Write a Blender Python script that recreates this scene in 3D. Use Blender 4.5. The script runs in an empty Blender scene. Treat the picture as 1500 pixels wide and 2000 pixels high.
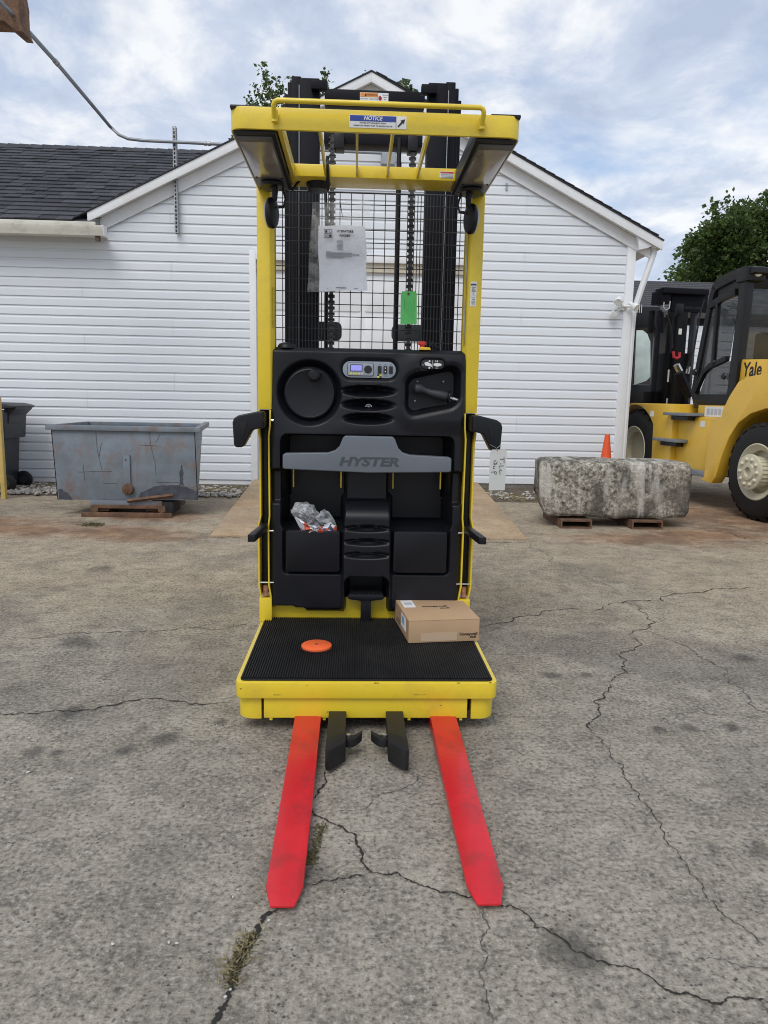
import bpy, bmesh, math, random
import numpy as np
from mathutils import Vector, Matrix
random.seed(7); rng = np.random.default_rng(7)
SC = bpy.context.scene
COL = SC.collection
R = math.radians

# ------------------------------------------------------------------ camera
CAM_H, F_PX, PITCH, YAW, ROLL = 1.30, 1390.0, R(8.96), R(2.43), R(1.12)
fwd = Vector((math.sin(YAW)*math.cos(PITCH), math.cos(YAW)*math.cos(PITCH), -math.sin(PITCH)))
r0 = Vector((math.cos(YAW), -math.sin(YAW), 0)); u0 = r0.cross(fwd)
rt = r0*math.cos(ROLL) + u0*math.sin(ROLL); up = u0*math.cos(ROLL) - r0*math.sin(ROLL)
cam_d = bpy.data.cameras.new('camera'); cam = bpy.data.objects.new('camera', cam_d); COL.objects.link(cam)
m = Matrix((rt, up, -fwd)).transposed().to_4x4(); m.translation = (0, 0, CAM_H); cam.matrix_world = m
cam_d.sensor_fit = 'VERTICAL'; cam_d.sensor_height = 36; cam_d.lens = 36*F_PX/2000
cam_d.clip_start = .05; cam_d.clip_end = 2000
SC.camera = cam

# ------------------------------------------------------------------ sky, sun, exposure
SUN_EL, SUN_AZ = R(52), R(205)          # azimuth clockwise from +Y: behind the camera, a little to the left
W = bpy.data.worlds.new('World'); SC.world = W; W.use_nodes = True
nt = W.node_tree; nt.nodes.clear()
def N(t, typ, **kw):
    n = t.nodes.new(typ)
    for k, v in kw.items():
        if k.startswith('i_'):
            n.inputs[k[2:].replace('_', ' ')].default_value = v
        else: setattr(n, k, v)
    return n
def L(t, a, b): t.links.new(a, b)
def ramp(t, fac, stops):
    n = t.nodes.new('ShaderNodeValToRGB'); e = n.color_ramp.elements
    while len(e) < len(stops): e.new(.5)
    for q, (p, c) in zip(e, stops): q.position = p; q.color = c if len(c) == 4 else (*c, 1)
    L(t, fac, n.inputs[0]); return n.outputs[0]
def mixc(t, fac, a, b, mode='MIX'):
    n = t.nodes.new('ShaderNodeMix'); n.data_type = 'RGBA'; n.blend_type = mode; n.clamp_factor = True
    for s, v in ((n.inputs[0], fac), (n.inputs[6], a), (n.inputs[7], b)):
        if hasattr(v, 'is_linked'): L(t, v, s)
        elif isinstance(v, (int, float)): s.default_value = v
        else: s.default_value = (*v[:3], 1)
    return n.outputs[2]
def mth(t, op, a, b=None, c=None, clamp=False):
    n = t.nodes.new('ShaderNodeMath'); n.operation = op; n.use_clamp = clamp
    for s, v in zip(n.inputs, (a, b, c)):
        if v is None: continue
        if hasattr(v, 'is_linked'): L(t, v, s)
        else: s.default_value = v
    return n.outputs[0]
out = N(nt, 'ShaderNodeOutputWorld'); bg = N(nt, 'ShaderNodeBackground'); bg.inputs[1].default_value = .1
sky = N(nt, 'ShaderNodeTexSky'); sky.sky_type = 'NISHITA'; sky.sun_disc = False
sky.sun_elevation = SUN_EL; sky.sun_rotation = SUN_AZ; sky.air_density = 1.0; sky.dust_density = 1.5; sky.ozone_density = 1.5
tc = N(nt, 'ShaderNodeTexCoord'); sep = N(nt, 'ShaderNodeSeparateXYZ'); L(nt, tc.outputs['Generated'], sep.inputs[0])
zz = mth(nt, 'ADD', mth(nt, 'MAXIMUM', sep.outputs[2], 0.0), .22)
cmb = N(nt, 'ShaderNodeCombineXYZ')
L(nt, mth(nt, 'DIVIDE', sep.outputs[0], zz), cmb.inputs[0]); L(nt, mth(nt, 'DIVIDE', sep.outputs[1], zz), cmb.inputs[1])
mp = N(nt, 'ShaderNodeMapping'); mp.inputs['Location'].default_value = (2.6, 1.2, 0); mp.inputs['Scale'].default_value = (1.15, 1.05, 1); L(nt, cmb.outputs[0], mp.inputs[0])
n1 = N(nt, 'ShaderNodeTexNoise', i_Scale=1.5, i_Detail=9.0, i_Roughness=.58, i_Distortion=.35); L(nt, mp.outputs[0], n1.inputs['Vector'])
n2 = N(nt, 'ShaderNodeTexNoise', i_Scale=2.6, i_Detail=9.0, i_Roughness=.6, i_Distortion=.3); L(nt, mp.outputs[0], n2.inputs['Vector'])
cover = ramp(nt, n1.outputs[0], [(.34, (.25,)*3), (.50, (.92,)*3)])
shade = ramp(nt, n2.outputs[0], [(.35, (4.3, 4.95, 6.3)), (.47, (5.5, 6.1, 7.25)), (.60, (8.4, 8.5, 8.6))])
skyb = mixc(nt, 1.0, sky.outputs[0], (1.5, 1.5, 1.5), 'MULTIPLY')
L(nt, mixc(nt, cover, skyb, shade), bg.inputs[0]); L(nt, bg.outputs[0], out.inputs[0])

sd = bpy.data.lights.new('sun', 'SUN'); sd.energy = 1.5; sd.angle = R(32); sd.color = (1, .965, .9)
sun = bpy.data.objects.new('sun', sd); COL.objects.link(sun)
sdir = Vector((math.sin(SUN_AZ)*math.cos(SUN_EL), math.cos(SUN_AZ)*math.cos(SUN_EL), math.sin(SUN_EL)))
sun.rotation_euler = sdir.to_track_quat('Z', 'Y').to_euler(); sun.location = (-3, -6, 9)
vs = SC.view_settings; vs.view_transform = 'Standard'; vs.look = 'None'; vs.gamma = 1; vs.exposure = .25; vs.use_curve_mapping = False
SC.cycles.filter_width = 1.05

# ------------------------------------------------------------------ helpers
def ray(x, y): return fwd + rt*((x-750)/F_PX) + up*(-(y-1000)/F_PX)
EYE = Vector((0, 0, CAM_H))
def at(x, y, Y): d = ray(x, y); return EYE + d*(Y/d.y)          # point of the photo at distance Y
def gz(x, y, z=0.0): d = ray(x, y); return EYE + d*((z-CAM_H)/d.z)   # point of the photo on a level z

ORG = {}
class MB:
    def __init__(s): s.v = []; s.f = []
    def add(s, vs, fs):
        o = len(s.v); s.v += [tuple(p) for p in vs]; s.f += [tuple(i+o for i in q) for q in fs]; return s
    def box(s, x0, x1, y0, y1, z0, z1):
        x0, x1 = sorted((x0, x1)); y0, y1 = sorted((y0, y1)); z0, z1 = sorted((z0, z1))
        return s.add([(x0,y0,z0),(x1,y0,z0),(x1,y1,z0),(x0,y1,z0),(x0,y0,z1),(x1,y0,z1),(x1,y1,z1),(x0,y1,z1)],
                     [(0,3,2,1),(4,5,6,7),(0,1,5,4),(1,2,6,5),(2,3,7,6),(3,0,4,7)])
    def prism(s, pts, axis, a, b):
        """pts: 2D outline (counter-clockwise seen from +axis); axis 0/1/2; extruded from a to b"""
        n = len(pts)
        def mk(p, w):
            return {0: (w, p[0], p[1]), 1: (p[0], w, p[1]), 2: (p[0], p[1], w)}[axis]
        v = [mk(p, a) for p in pts] + [mk(p, b) for p in pts]
        f = [tuple(range(n-1, -1, -1)), tuple(range(n, 2*n))] + [(i, (i+1) % n, n+(i+1) % n, n+i) for i in range(n)]
        return s.add(v, f)
    def tube(s, pts, r, n=10, cap=True):
        pts = [Vector(p) for p in pts]; rs = r if hasattr(r, '__len__') else [r]*len(pts)
        v = []; f = []; prev = None
        for i, p in enumerate(pts):
            t = (pts[min(i+1, len(pts)-1)] - pts[max(i-1, 0)]).normalized()
            if prev is None:
                a = t.cross(Vector((0, 0, 1)) if abs(t.z) < .9 else Vector((1, 0, 0))).normalized()
            else: a = (prev - t*prev.dot(t)).normalized()
            prev = a; b = t.cross(a)
            for k in range(n):
                w = 2*math.pi*k/n; v.append(p + (a*math.cos(w) + b*math.sin(w))*rs[i])
        for i in range(len(pts)-1):
            for k in range(n): f.append((i*n+k, i*n+(k+1) % n, (i+1)*n+(k+1) % n, (i+1)*n+k))
        if cap: f.append(tuple(range(n-1, -1, -1))); f.append(tuple((len(pts)-1)*n+k for k in range(n)))
        return s.add(v, f)
    def cyl(s, p0, p1, r, n=16): return s.tube([p0, p1], r, n)
    def lathe(s, prof, c, axis, n=24, cap=True):
        """prof: (radius, along axis) pairs, closed at ends where radius is 0"""
        ax = Vector(axis).normalized(); a = ax.cross(Vector((0, 0, 1)) if abs(ax.z) < .9 else Vector((1, 0, 0))).normalized(); b = ax.cross(a); c = Vector(c)
        v = [c + ax*h + (a*math.cos(2*math.pi*k/n) + b*math.sin(2*math.pi*k/n))*max(r, 1e-4) for r, h in prof for k in range(n)]
        f = [(i*n+k, i*n+(k+1) % n, (i+1)*n+(k+1) % n, (i+1)*n+k) for i in range(len(prof)-1) for k in range(n)]
        if cap: f += [tuple(range(n-1, -1, -1)), tuple((len(prof)-1)*n+k for k in range(n))]
        return s.add(v, f)
    def sheet(s, g):
        """g: rows of points"""
        h, w = len(g), len(g[0])
        return s.add([p for r in g for p in r], [(i*w+j, i*w+j+1, (i+1)*w+j+1, (i+1)*w+j) for i in range(h-1) for j in range(w-1)])
    def build(s, name, mat, parent=None, bevel=0, seg=2, smooth=True, origin=None, angle=38):
        P = np.array(s.v, float)
        if origin is None:
            lo, hi = P.min(0), P.max(0); origin = ((lo[0]+hi[0])/2, (lo[1]+hi[1])/2, lo[2])
        o = np.array(origin)
        me = bpy.data.meshes.new(name); me.from_pydata((P-o).tolist(), [], s.f)
        if bevel:
            bm = bmesh.new(); bm.from_mesh(me); bmesh.ops.remove_doubles(bm, verts=bm.verts, dist=1e-5); bmesh.ops.recalc_face_normals(bm, faces=bm.faces)
            ed = [e for e in bm.edges if len(e.link_faces) == 2 and e.calc_face_angle(0) > R(28)]
            bmesh.ops.bevel(bm, geom=ed, offset=bevel, segments=seg, affect='EDGES', profile=.6, clamp_overlap=True)
            bm.to_mesh(me); bm.free()
        else:
            bm = bmesh.new(); bm.from_mesh(me); bmesh.ops.recalc_face_normals(bm, faces=bm.faces); bm.to_mesh(me); bm.free()
        if smooth:
            me.polygons.foreach_set('use_smooth', [True]*len(me.polygons)); me.set_sharp_from_angle(angle=R(angle))
        ob = bpy.data.objects.new(name, me); COL.objects.link(ob); me.materials.append(mat)
        ORG[ob] = Vector(origin); place(ob, parent); return ob
def place(ob, parent):
    if parent is not None:
        ob.parent = parent; ob.location = ORG[ob] - ORG[parent]
    else: ob.location = ORG[ob]
def empty(name, loc, label, cat, group=None, frame=None, rz=0):
    o = bpy.data.objects.new(name, None); COL.objects.link(o); o.empty_display_size = .2
    o.location = loc; o.rotation_euler.z = rz; ORG[o] = Vector(loc) if frame is None else Vector(frame)
    return tag(o, label, cat, group)
def tag(o, label=None, cat=None, group=None, kind=None):
    for k, v in (('label', label), ('category', cat), ('group', group), ('kind', kind)):
        if v: o[k] = v
    return o
def inst(src, name, parent, loc, rot=None, scale=None, mat=None):
    """another piece that shares the mesh of src; loc in the build frame"""
    o = bpy.data.objects.new(name, src.data if hasattr(src, 'data') else src); COL.objects.link(o); ORG[o] = Vector(loc); place(o, parent)
    if rot is not None: o.rotation_euler = rot
    if scale is not None: o.scale = scale
    return o
def rrect(x0, x1, z0, z1, r, n=5):
    p = []
    for cx, cz, a in ((x1-r, z0+r, -90), (x1-r, z1-r, 0), (x0+r, z1-r, 90), (x0+r, z0+r, 180)):
        for k in range(n+1):
            w = R(a + 90*k/n); p.append((cx + r*math.cos(w), cz + r*math.sin(w)))
    return p

# ------------------------------------------------------------------ materials
MATS = {}
def mat(name, col, rough=.5, metal=0, var=.12, scale=6, bump=0, bscale=120, coat=0, dirt=None, dscale=3, damt=.4, alpha=1, trans=0, spec=.5, rand=0):
    if name in MATS: return MATS[name]
    M_ = bpy.data.materials.new(name); M_.use_nodes = True; t = M_.node_tree; b = t.nodes['Principled BSDF']
    g = N(t, 'ShaderNodeTexCoord')
    nz = N(t, 'ShaderNodeTexNoise', i_Scale=float(scale), i_Detail=6.0, i_Roughness=.6); L(t, g.outputs['Object'], nz.inputs['Vector'])
    lo = [max(c*(1-var), 0) for c in col]; hi = [min(c*(1+var), 1) for c in col]
    c = ramp(t, nz.outputs[0], [(.3, lo), (.7, hi)])
    if dirt:
        nd = N(t, 'ShaderNodeTexNoise', i_Scale=float(dscale), i_Detail=9.0, i_Roughness=.7); L(t, g.outputs['Object'], nd.inputs['Vector'])
        c = mixc(t, ramp(t, nd.outputs[0], [(.5, (0,)*3), (.72, (damt,)*3)]), c, dirt)
    if rand:
        oi = N(t, 'ShaderNodeObjectInfo'); k = mth(t, 'MULTIPLY_ADD', oi.outputs['Random'], 2*rand, 1-rand)
        hs = N(t, 'ShaderNodeHueSaturation'); L(t, k, hs.inputs['Value']); L(t, c, hs.inputs['Color']); c = hs.outputs[0]
    L(t, c, b.inputs['Base Color'])
    L(t, mth(t, 'MULTIPLY_ADD', nz.outputs[0], .25, max(rough-.12, .02)), b.inputs['Roughness'])
    b.inputs['Metallic'].default_value = metal; b.inputs['Specular IOR Level'].default_value = spec
    if coat: b.inputs['Coat Weight'].default_value = coat; b.inputs['Coat Roughness'].default_value = .12
    if alpha < 1: b.inputs['Alpha'].default_value = alpha
    if trans: b.inputs['Transmission Weight'].default_value = trans
    if bump:
        nb = N(t, 'ShaderNodeTexNoise', i_Scale=float(bscale), i_Detail=5.0); L(t, g.outputs['Object'], nb.inputs['Vector'])
        bp = N(t, 'ShaderNodeBump', i_Strength=float(bump), i_Distance=.01); L(t, nb.outputs[0], bp.inputs['Height']); L(t, bp.outputs[0], b.inputs['Normal'])
    MATS[name] = M_; return M_
YEL = mat('yellow_paint', (.74, .55, .03), .36, var=.05, scale=3, bump=.05, bscale=60, coat=.25, dirt=(.30, .20, .05), dscale=6, damt=.3)
YELM = mat('yellow_matte_paint', (.72, .53, .03), .5, var=.06, bump=.06, bscale=90)
RED = mat('red_paint', (.56, .013, .021), .34, var=.10, scale=9, bump=.08, bscale=40, coat=.15, dirt=(.13, .025, .022), dscale=7, damt=.6)
BLK = mat('black_molded_plastic', (.0065, .007, .0105), .38, var=.15, bump=.06, bscale=900, spec=.34)
BLKS = mat('black_satin_steel', (.007, .007, .009), .45, var=.2, bump=.04, bscale=80, spec=.3)
BLKM = mat('black_mast_steel', (.007, .007, .011), .5, var=.25, bump=.05, bscale=50, spec=.13)
RUB = mat('black_rubber', (.010, .010, .0105), .65, var=.3, scale=5, dirt=(.045, .042, .04), dscale=3, damt=.3, spec=.35)
GREY = mat('grey_plastic', (.125, .143, .168), .45, var=.06, bump=.08, bscale=700)
DGREY = mat('dark_grey_plastic', (.03, .032, .038), .5, var=.1, bump=.08, bscale=700)
CHROME = mat('bright_steel', (.62, .62, .60), .28, metal=1, var=.1)
GALV = mat('galvanised_steel', (.36, .37, .38), .5, metal=.6, var=.2, scale=14)
WHITE = mat('white_sticker', (.74, .75, .76), .45, var=.03)
BLUE = mat('blue_print', (.02, .05, .30), .45, var=.05)
ORNG = mat('orange_print', (.75, .26, .04), .45, var=.05)
INK = mat('black_ink', (.015, .015, .017), .6, var=.1)
GINK = mat('grey_ink', (.16, .16, .18), .6, var=.1)
ORP = mat('orange_plastic', (.80, .13, .035), .45, var=.06, bump=.05, bscale=200)
STKR = mat('red_print', (.5, .04, .03), .5)

# ------------------------------------------------------------------ text
def text(name, s, size, mt, parent, origin, xd=(1, 0, 0), yd=(0, 0, 1), bold=0, shear=0, thick=.0004, align='CENTER', stretch=1):
    cu = bpy.data.curves.new(name, 'FONT'); cu.body = s; cu.size = size; cu.align_x = align; cu.align_y = 'CENTER'; cu.offset = bold*size; cu.shear = shear
    cu.resolution_u = 3; cu.extrude = thick
    ob = bpy.data.objects.new(name, cu); COL.objects.link(ob)
    dg = bpy.context.evaluated_depsgraph_get(); me = bpy.data.meshes.new_from_object(ob.evaluated_get(dg))
    bpy.data.objects.remove(ob); bpy.data.curves.remove(cu)
    xd = Vector(xd).normalized(); yd = Vector(yd).normalized(); zd = xd.cross(yd); o = Vector(origin)
    for v in me.vertices: v.co = xd*(v.co.x*stretch) + yd*v.co.y + zd*v.co.z
    me.name = name; me.materials.clear(); me.materials.append(mt)
    t = bpy.data.objects.new(name, me); COL.objects.link(t); ORG[t] = o; place(t, parent); return t

# ================================================================== GROUND
def concrete(name, tan_all=False):
    M_ = bpy.data.materials.new(name); M_.use_nodes = True; t = M_.node_tree; b = t.nodes['Principled BSDF']
    g = N(t, 'ShaderNodeNewGeometry'); P = g.outputs['Position']; sp = N(t, 'ShaderNodeSeparateXYZ'); L(t, P, sp.inputs[0])
    def noise(sc, det=8, ro=.6, dist=0):
        n = N(t, 'ShaderNodeTexNoise', i_Scale=float(sc), i_Detail=float(det), i_Roughness=ro, i_Distortion=float(dist)); L(t, P, n.inputs['Vector']); return n.outputs[0]
    big, mid, fine, grit = noise(.55, 6, .6, .6), noise(3.2, 9, .68), noise(62, 5, .68), noise(150, 3, .6)
    if tan_all:
        c = ramp(t, mid, [(.3, (.36, .25, .145)), (.7, (.53, .39, .25))])
        c = mixc(t, ramp(t, big, [(.42, (0,)*3), (.66, (.55,)*3)]), c, (.27, .215, .155))
    else:
        c = ramp(t, mid, [(.32, (.165, .149, .122)), (.48, (.265, .241, .199)), (.66, (.385, .352, .292))])
        c = mixc(t, ramp(t, big, [(.35, (0,)*3), (.62, (.55,)*3)]), c, (.40, .36, .29))
        tanf = ramp(t, mth(t, 'ADD', mth(t, 'MULTIPLY_ADD', sp.outputs[1], .25, -.72), mth(t, 'MULTIPLY_ADD', big, 1.3, -.65)), [(.0, (0,)*3), (.55, (.75,)*3)])
        tanc = ramp(t, mid, [(.3, (.29, .225, .15)), (.7, (.50, .405, .28))])
        c = mixc(t, tanf, c, tanc)
    # speckle of exposed aggregate, pores
    K = .45 if tan_all else 1.0
    c = mixc(t, ramp(t, noise(11, 7, .72, .4), [(.36, (.75*K,)*3), (.54, (0,)*3)]), c, mixc(t, .6, c, (.06, .056, .05), 'MIX'))
    c = mixc(t, ramp(t, fine, [(.36, (.9*K,)*3), (.49, (0,)*3)]), c, mixc(t, .72, c, (.035, .033, .03), 'MIX'))
    c = mixc(t, ramp(t, fine, [(.53, (0,)*3), (.66, (.75*K,)*3)]), c, (.47, .44, .38))
    vo = N(t, 'ShaderNodeTexVoronoi', i_Scale=55.0); L(t, P, vo.inputs['Vector'])
    pit = mth(t, 'MULTIPLY', ramp(t, vo.outputs['Distance'], [(.10, (1,)*3), (.24, (0,)*3)]), ramp(t, noise(9, 4), [(.48, (0,)*3), (.6, (1,)*3)]))
    c = mixc(t, mth(t, 'MULTIPLY', pit, .75), c, (.05, .048, .045))
    c = mixc(t, ramp(t, grit, [(.60, (0,)*3), (.70, (.5*K,)*3)]), c, (.55, .53, .48))
    def blob(x, y, rx, ry, lo=.55, hi=1.0, wob=.5):
        v = N(t, 'ShaderNodeVectorMath', operation='SUBTRACT'); L(t, P, v.inputs[0]); v.inputs[1].default_value = (x, y, 0)
        w = N(t, 'ShaderNodeVectorMath', operation='MULTIPLY'); L(t, v.outputs[0], w.inputs[0]); w.inputs[1].default_value = (1/rx, 1/ry, 0)
        l = N(t, 'ShaderNodeVectorMath', operation='LENGTH'); L(t, w.outputs[0], l.inputs[0])
        d = mth(t, 'ADD', l.outputs['Value'], mth(t, 'MULTIPLY_ADD', mid, 2*wob, -wob))
        return ramp(t, d, [(lo, (1,)*3), (hi, (0,)*3)])
    if not tan_all:
        rust = None
        for (x, y, rx, ry) in ((-3.3, 6.9, 1.3, .55), (-2.3, 6.8, .9, .5), (-4.4, 6.0, .9, .6), (2.9, 6.75, 1.2, .45), (4.4, 8.2, 1.1, 1.6), (3.6, 7.0, 1.0, .5), (-2.2, 7.7, .8, .4), (-3.9, 7.3, 1.2, .35), (-1.9, 6.55, .6, .3), (5.2, 7.2, 1.3, .6)):
            k = blob(x, y, rx, ry, .3, 1.1, .9); rust = k if rust is None else mth(t, 'MAXIMUM', rust, k)
        c = mixc(t, mth(t, 'MULTIPLY', rust, .68), c, ramp(t, mid, [(.35, (.12, .055, .03)), (.65, (.34, .175, .08))]))
        tyre = ramp(t, noise(.9, 5, .5, 1.4), [(.53, (0,)*3), (.63, (.62,)*3)])
        c = mixc(t, tyre, c, mixc(t, .42, c, (.06, .06, .06)))
        spot = None
        for (px, py, r) in ((1390,1655,.035),(1125,1865,.085),(1285,1425,.035),(1455,1285,.07),(1430,1420,.05),(280,1420,.05),(325,1443,.055),(140,1390,.05),(70,1467,.05),(245,1465,.04),(110,1470,.035),(1080,1320,.06),(1145,1318,.05),(570,1690,.10),(150,1255,.13),(200,1110,.12),(1345,1420,.04),(430,1410,.035),(1480,1660,.05),(1170,1965,.02)):
            p = gz(px, py); k = blob(p.x, p.y, r, r*1.15, .3, 1.15, 1.1); spot = k if spot is None else mth(t, 'MAXIMUM', spot, k)
        c = mixc(t, mth(t, 'MULTIPLY', spot, .6), c, (.05, .048, .046))
    L(t, c, b.inputs['Base Color']); b.inputs['Roughness'].default_value = .9; b.inputs['Specular IOR Level'].default_value = .25
    h = mth(t, 'ADD', mth(t, 'MULTIPLY', fine, .6), mth(t, 'SUBTRACT', mth(t, 'MULTIPLY', grit, .35), mth(t, 'MULTIPLY', pit, .5)))
    bp = N(t, 'ShaderNodeBump', i_Strength=.8, i_Distance=.014); L(t, h, bp.inputs['Height']); L(t, bp.outputs[0], b.inputs['Normal'])
    return M_
CONC = concrete('yard_concrete'); RAMPM = concrete('tan_ramp_concrete', True)
g = MB().add([(-150, -60, 0), (150, -60, 0), (150, 300, 0), (-150, 300, 0)], [(0, 1, 2, 3)]).build('ground', CONC, origin=(0, 0, 0)); tag(g, 'stained cracked grey concrete yard', 'ground', kind='structure')
# door apron: a shallow tan slab that rises to the garage door
apron = MB().add([(-1.35, 6.62, -.01), (1.66, 6.62, -.01), (1.80, 10.34, -.01), (-1.45, 10.34, -.01), (-1.35, 6.62, .014), (1.66, 6.62, .014), (1.80, 10.34, .135), (-1.45, 10.34, .135)],
    [(0,3,2,1),(4,5,6,7),(0,1,5,4),(1,2,6,5),(2,3,7,6),(3,0,4,7)]).build('door_ramp', RAMPM, bevel=.006)
tag(apron, 'tan concrete ramp up to the garage door', 'ramp', kind='structure')
# cracks: jagged, dirt filled
CRK = mat('crack_dirt', (.022, .02, .017), .95, var=.4, scale=40)
CRK2 = mat('hairline_crack_dirt', (.07, .066, .06), .95, var=.4, scale=40)
def crack(pts, w, mt=CRK, z=.003):
    P = [gz(*p) for p in pts]; rr = random.Random(int(pts[0][0]*7 + pts[0][1]))
    for _ in range(4):
        Q = [P[0]]
        for a, b in zip(P, P[1:]):
            d = b-a; n = Vector((-d.y, d.x, 0)); Q += [(a+b)/2 + n*rr.uniform(-.21, .21), b]
        P = Q
    Lf, Rt = [], []
    for i, p in enumerate(P):
        t_ = (P[min(i+1, len(P)-1)] - P[max(i-1, 0)]).normalized(); n = Vector((-t_.y, t_.x, 0)); k = min(i, len(P)-1-i)/6
        ww = w*.55*(.2 + .8*min(k, 1))*rr.choice((.35, .6, .8, 1, 1.2, 1.7))/2
        Lf.append((p.x+n.x*ww, p.y+n.y*ww, z)); Rt.append((p.x-n.x*ww, p.y-n.y*ww, z))
    return MB().sheet([Lf, Rt]).build('crack', mt, g, smooth=False)
C_MAIN = [(545,1770),(505,1820),(465,1870),(452,1925),(440,1965),(400,2010)]
for pts, w, m_ in (
    ([(0,1392),(60,1395),(150,1390),(205,1380),(345,1370),(455,1371)], .009, CRK), ([(50,1246),(100,1244),(240,1235),(330,1232),(495,1220)], .008, CRK2),
    (C_MAIN, .02, CRK), ([(640,1495),(628,1540),(613,1590),(640,1605),(672,1620),(700,1655),(712,1690),(730,1705)], .010, CRK),
    ([(595,1728),(660,1715),(730,1705)], .006, CRK), ([(730,1705),(775,1705),(810,1725),(830,1733),(890,1745),(915,1755),(975,1768),(1020,1780),(1090,1830),(1180,1880),(1260,1905),(1340,1940),(1400,1962),(1440,1950),(1510,1964)], .008, CRK),
    ([(940,1772),(957,1815),(940,1850),(935,1900),(950,1950),(965,2010)], .0045, CRK2), ([(640,1602),(720,1575),(790,1540),(860,1510)], .004, CRK2),
    ([(920,1225),(1000,1214),(1100,1190),(1220,1176),(1330,1160),(1410,1150),(1485,1150)], .011, CRK),
    ([(1225,1177),(1265,1228),(1240,1270),(1220,1300),(1200,1325),(1180,1360),(1170,1390),(1157,1410),(1160,1435)], .009, CRK),
    ([(1160,1435),(1185,1460),(1218,1495),(1230,1530),(1260,1570),(1290,1620),(1340,1685),(1375,1735),(1400,1775),(1450,1810),(1490,1850)], .005, CRK),
    ([(1035,1060),(1060,1080),(1130,1110),(1180,1140),(1245,1172)], .007, CRK2), ([(1265,1230),(1320,1255),(1370,1285),(1410,1305),(1450,1345),(1510,1410)], .007, CRK2),
    ([(1425,1040),(1460,1054),(1510,1072)], .012, CRK), ([(1350,1882),(1430,1885),(1510,1891)], .004, CRK2), ([(100,1243),(60,1246),(20,1250)], .004, CRK2),
    ([(1180,1520),(1060,1485),(960,1460)], .003, CRK2), ([(1320,1400),(1420,1395),(1500,1402)], .004, CRK2)):
    crack(pts, w, m_)
# the dark seam where apron meets yard
crack([(408,1050),(560,1051),(720,1053),(880,1055),(1032,1056)], .016)
# moss in the crack, crumbs of concrete, white pebbles
def tufts(name, pts, n, spread, hgt, mt, label, seed=1):
    rr = random.Random(seed); b = MB(); P = [gz(*p) for p in pts]
    for _ in range(n):
        i = rr.randrange(len(P)-1); p = P[i].lerp(P[i+1], rr.random()); x = p.x+rr.gauss(0, spread); y = p.y+rr.gauss(0, spread); a = rr.uniform(0, 6.3); h = hgt*rr.uniform(.3, 1); w = .0022; l = h*rr.uniform(.4, 1.6)
        c, s = math.cos(a), math.sin(a)
        b.add([(x-s*w, y+c*w, .001), (x+s*w, y-c*w, .001), (x+c*l+s*w*.6, y+s*l-c*w*.6, h*.8), (x+c*l*1.5, y+s*l*1.5, h*.7)], [(0, 1, 2), (0, 2, 3)])
    return tag(b.build(name, mt, smooth=False), label, 'moss', kind='stuff')
MOSS = mat('moss', (.075, .068, .026), .9, var=.6, scale=60); DRY = mat('dry_grass', (.24, .20, .11), .9, var=.5, scale=40)
tufts('moss', [(500,1825),(480,1850),(465,1875),(458,1900),(452,1920)], 330, .008, .010, MOSS, 'moss and dead grass growing in the wide crack at lower left', 2)
tufts('moss', [(632,1610),(622,1640),(612,1670),(606,1690)], 260, .007, .010, MOSS, 'moss growing in the crack beside the left fork', 3)
tufts('dry_grass', [(505,1820),(480,1850),(462,1880),(452,1920)], 120, .012, .02, DRY, 'dead grass stalks lying in the wide crack at lower left', 8)
tufts('weeds', [(170,1026),(195,1026)], 160, .04, .03, MOSS, 'small weed patch on the concrete before the hopper', 4)
ROCK = mat('gravel_stone', (.36, .34, .31), .85, var=.3, scale=20, rand=0)
def rock_mesh(b, x, y, z, r, rr):
    ico = [(0,0,1),(.89,0,.45),(.28,.85,.45),(-.72,.53,.45),(-.72,-.53,.45),(.28,-.85,.45),(.72,.53,-.45),(-.28,.85,-.45),(-.89,0,-.45),(-.28,-.85,-.45),(.72,-.53,-.45),(0,0,-1)]
    F = [(0,1,2),(0,2,3),(0,3,4),(0,4,5),(0,5,1),(1,6,2),(2,7,3),(3,8,4),(4,9,5),(5,10,1),(2,6,7),(3,7,8),(4,8,9),(5,9,10),(1,10,6),(6,11,7),(7,11,8),(8,11,9),(9,11,10),(10,11,6)]
    a = rr.uniform(0, 6.3); c, s = math.cos(a), math.sin(a); sx, sy, sz = rr.uniform(.7, 1.4), rr.uniform(.6, 1.1), rr.uniform(.4, .8)
    b.add([(x+r*(c*p[0]*sx-s*p[1]*sy)*k, y+r*(s*p[0]*sx+c*p[1]*sy)*k, z+r*p[2]*sz*k) for p in ico for k in (rr.uniform(.8, 1.15),)], F)
def rocks(name, n, fx, fy, r0_, r1_, mt, label, seed, z=.0):
    rr = random.Random(seed); b = MB()
    for _ in range(n):
        x = rr.uniform(*fx); r = rr.uniform(r0_, r1_)*rr.choice((.6, 1, 1, 1.5)); y = rr.uniform(*fy); rock_mesh(b, x, y, z+r*.25, r, rr)
    return tag(b.build(name, mt, smooth=False), label, 'gravel', kind='stuff')
SOIL = mat('soil', (.10, .08, .055), .95, var=.5, scale=18, bump=.6, bscale=60)
tag(MB().add([(-7, 9.15, .004), (-1.42, 9.3, .004), (-1.45, 10.3, .05), (-7, 10.3, .05)], [(0, 1, 2, 3)]).build('soil_strip', SOIL), 'bare soil strip along the wall left of the ramp', 'soil', kind='structure')
tag(MB().add([(1.78, 9.2, .004), (3.9, 9.2, .004), (3.9, 10.3, .05), (1.79, 10.3, .05)], [(0, 1, 2, 3)]).build('soil_strip', SOIL), 'bare soil strip along the wall right of the ramp', 'soil', kind='structure')
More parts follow.
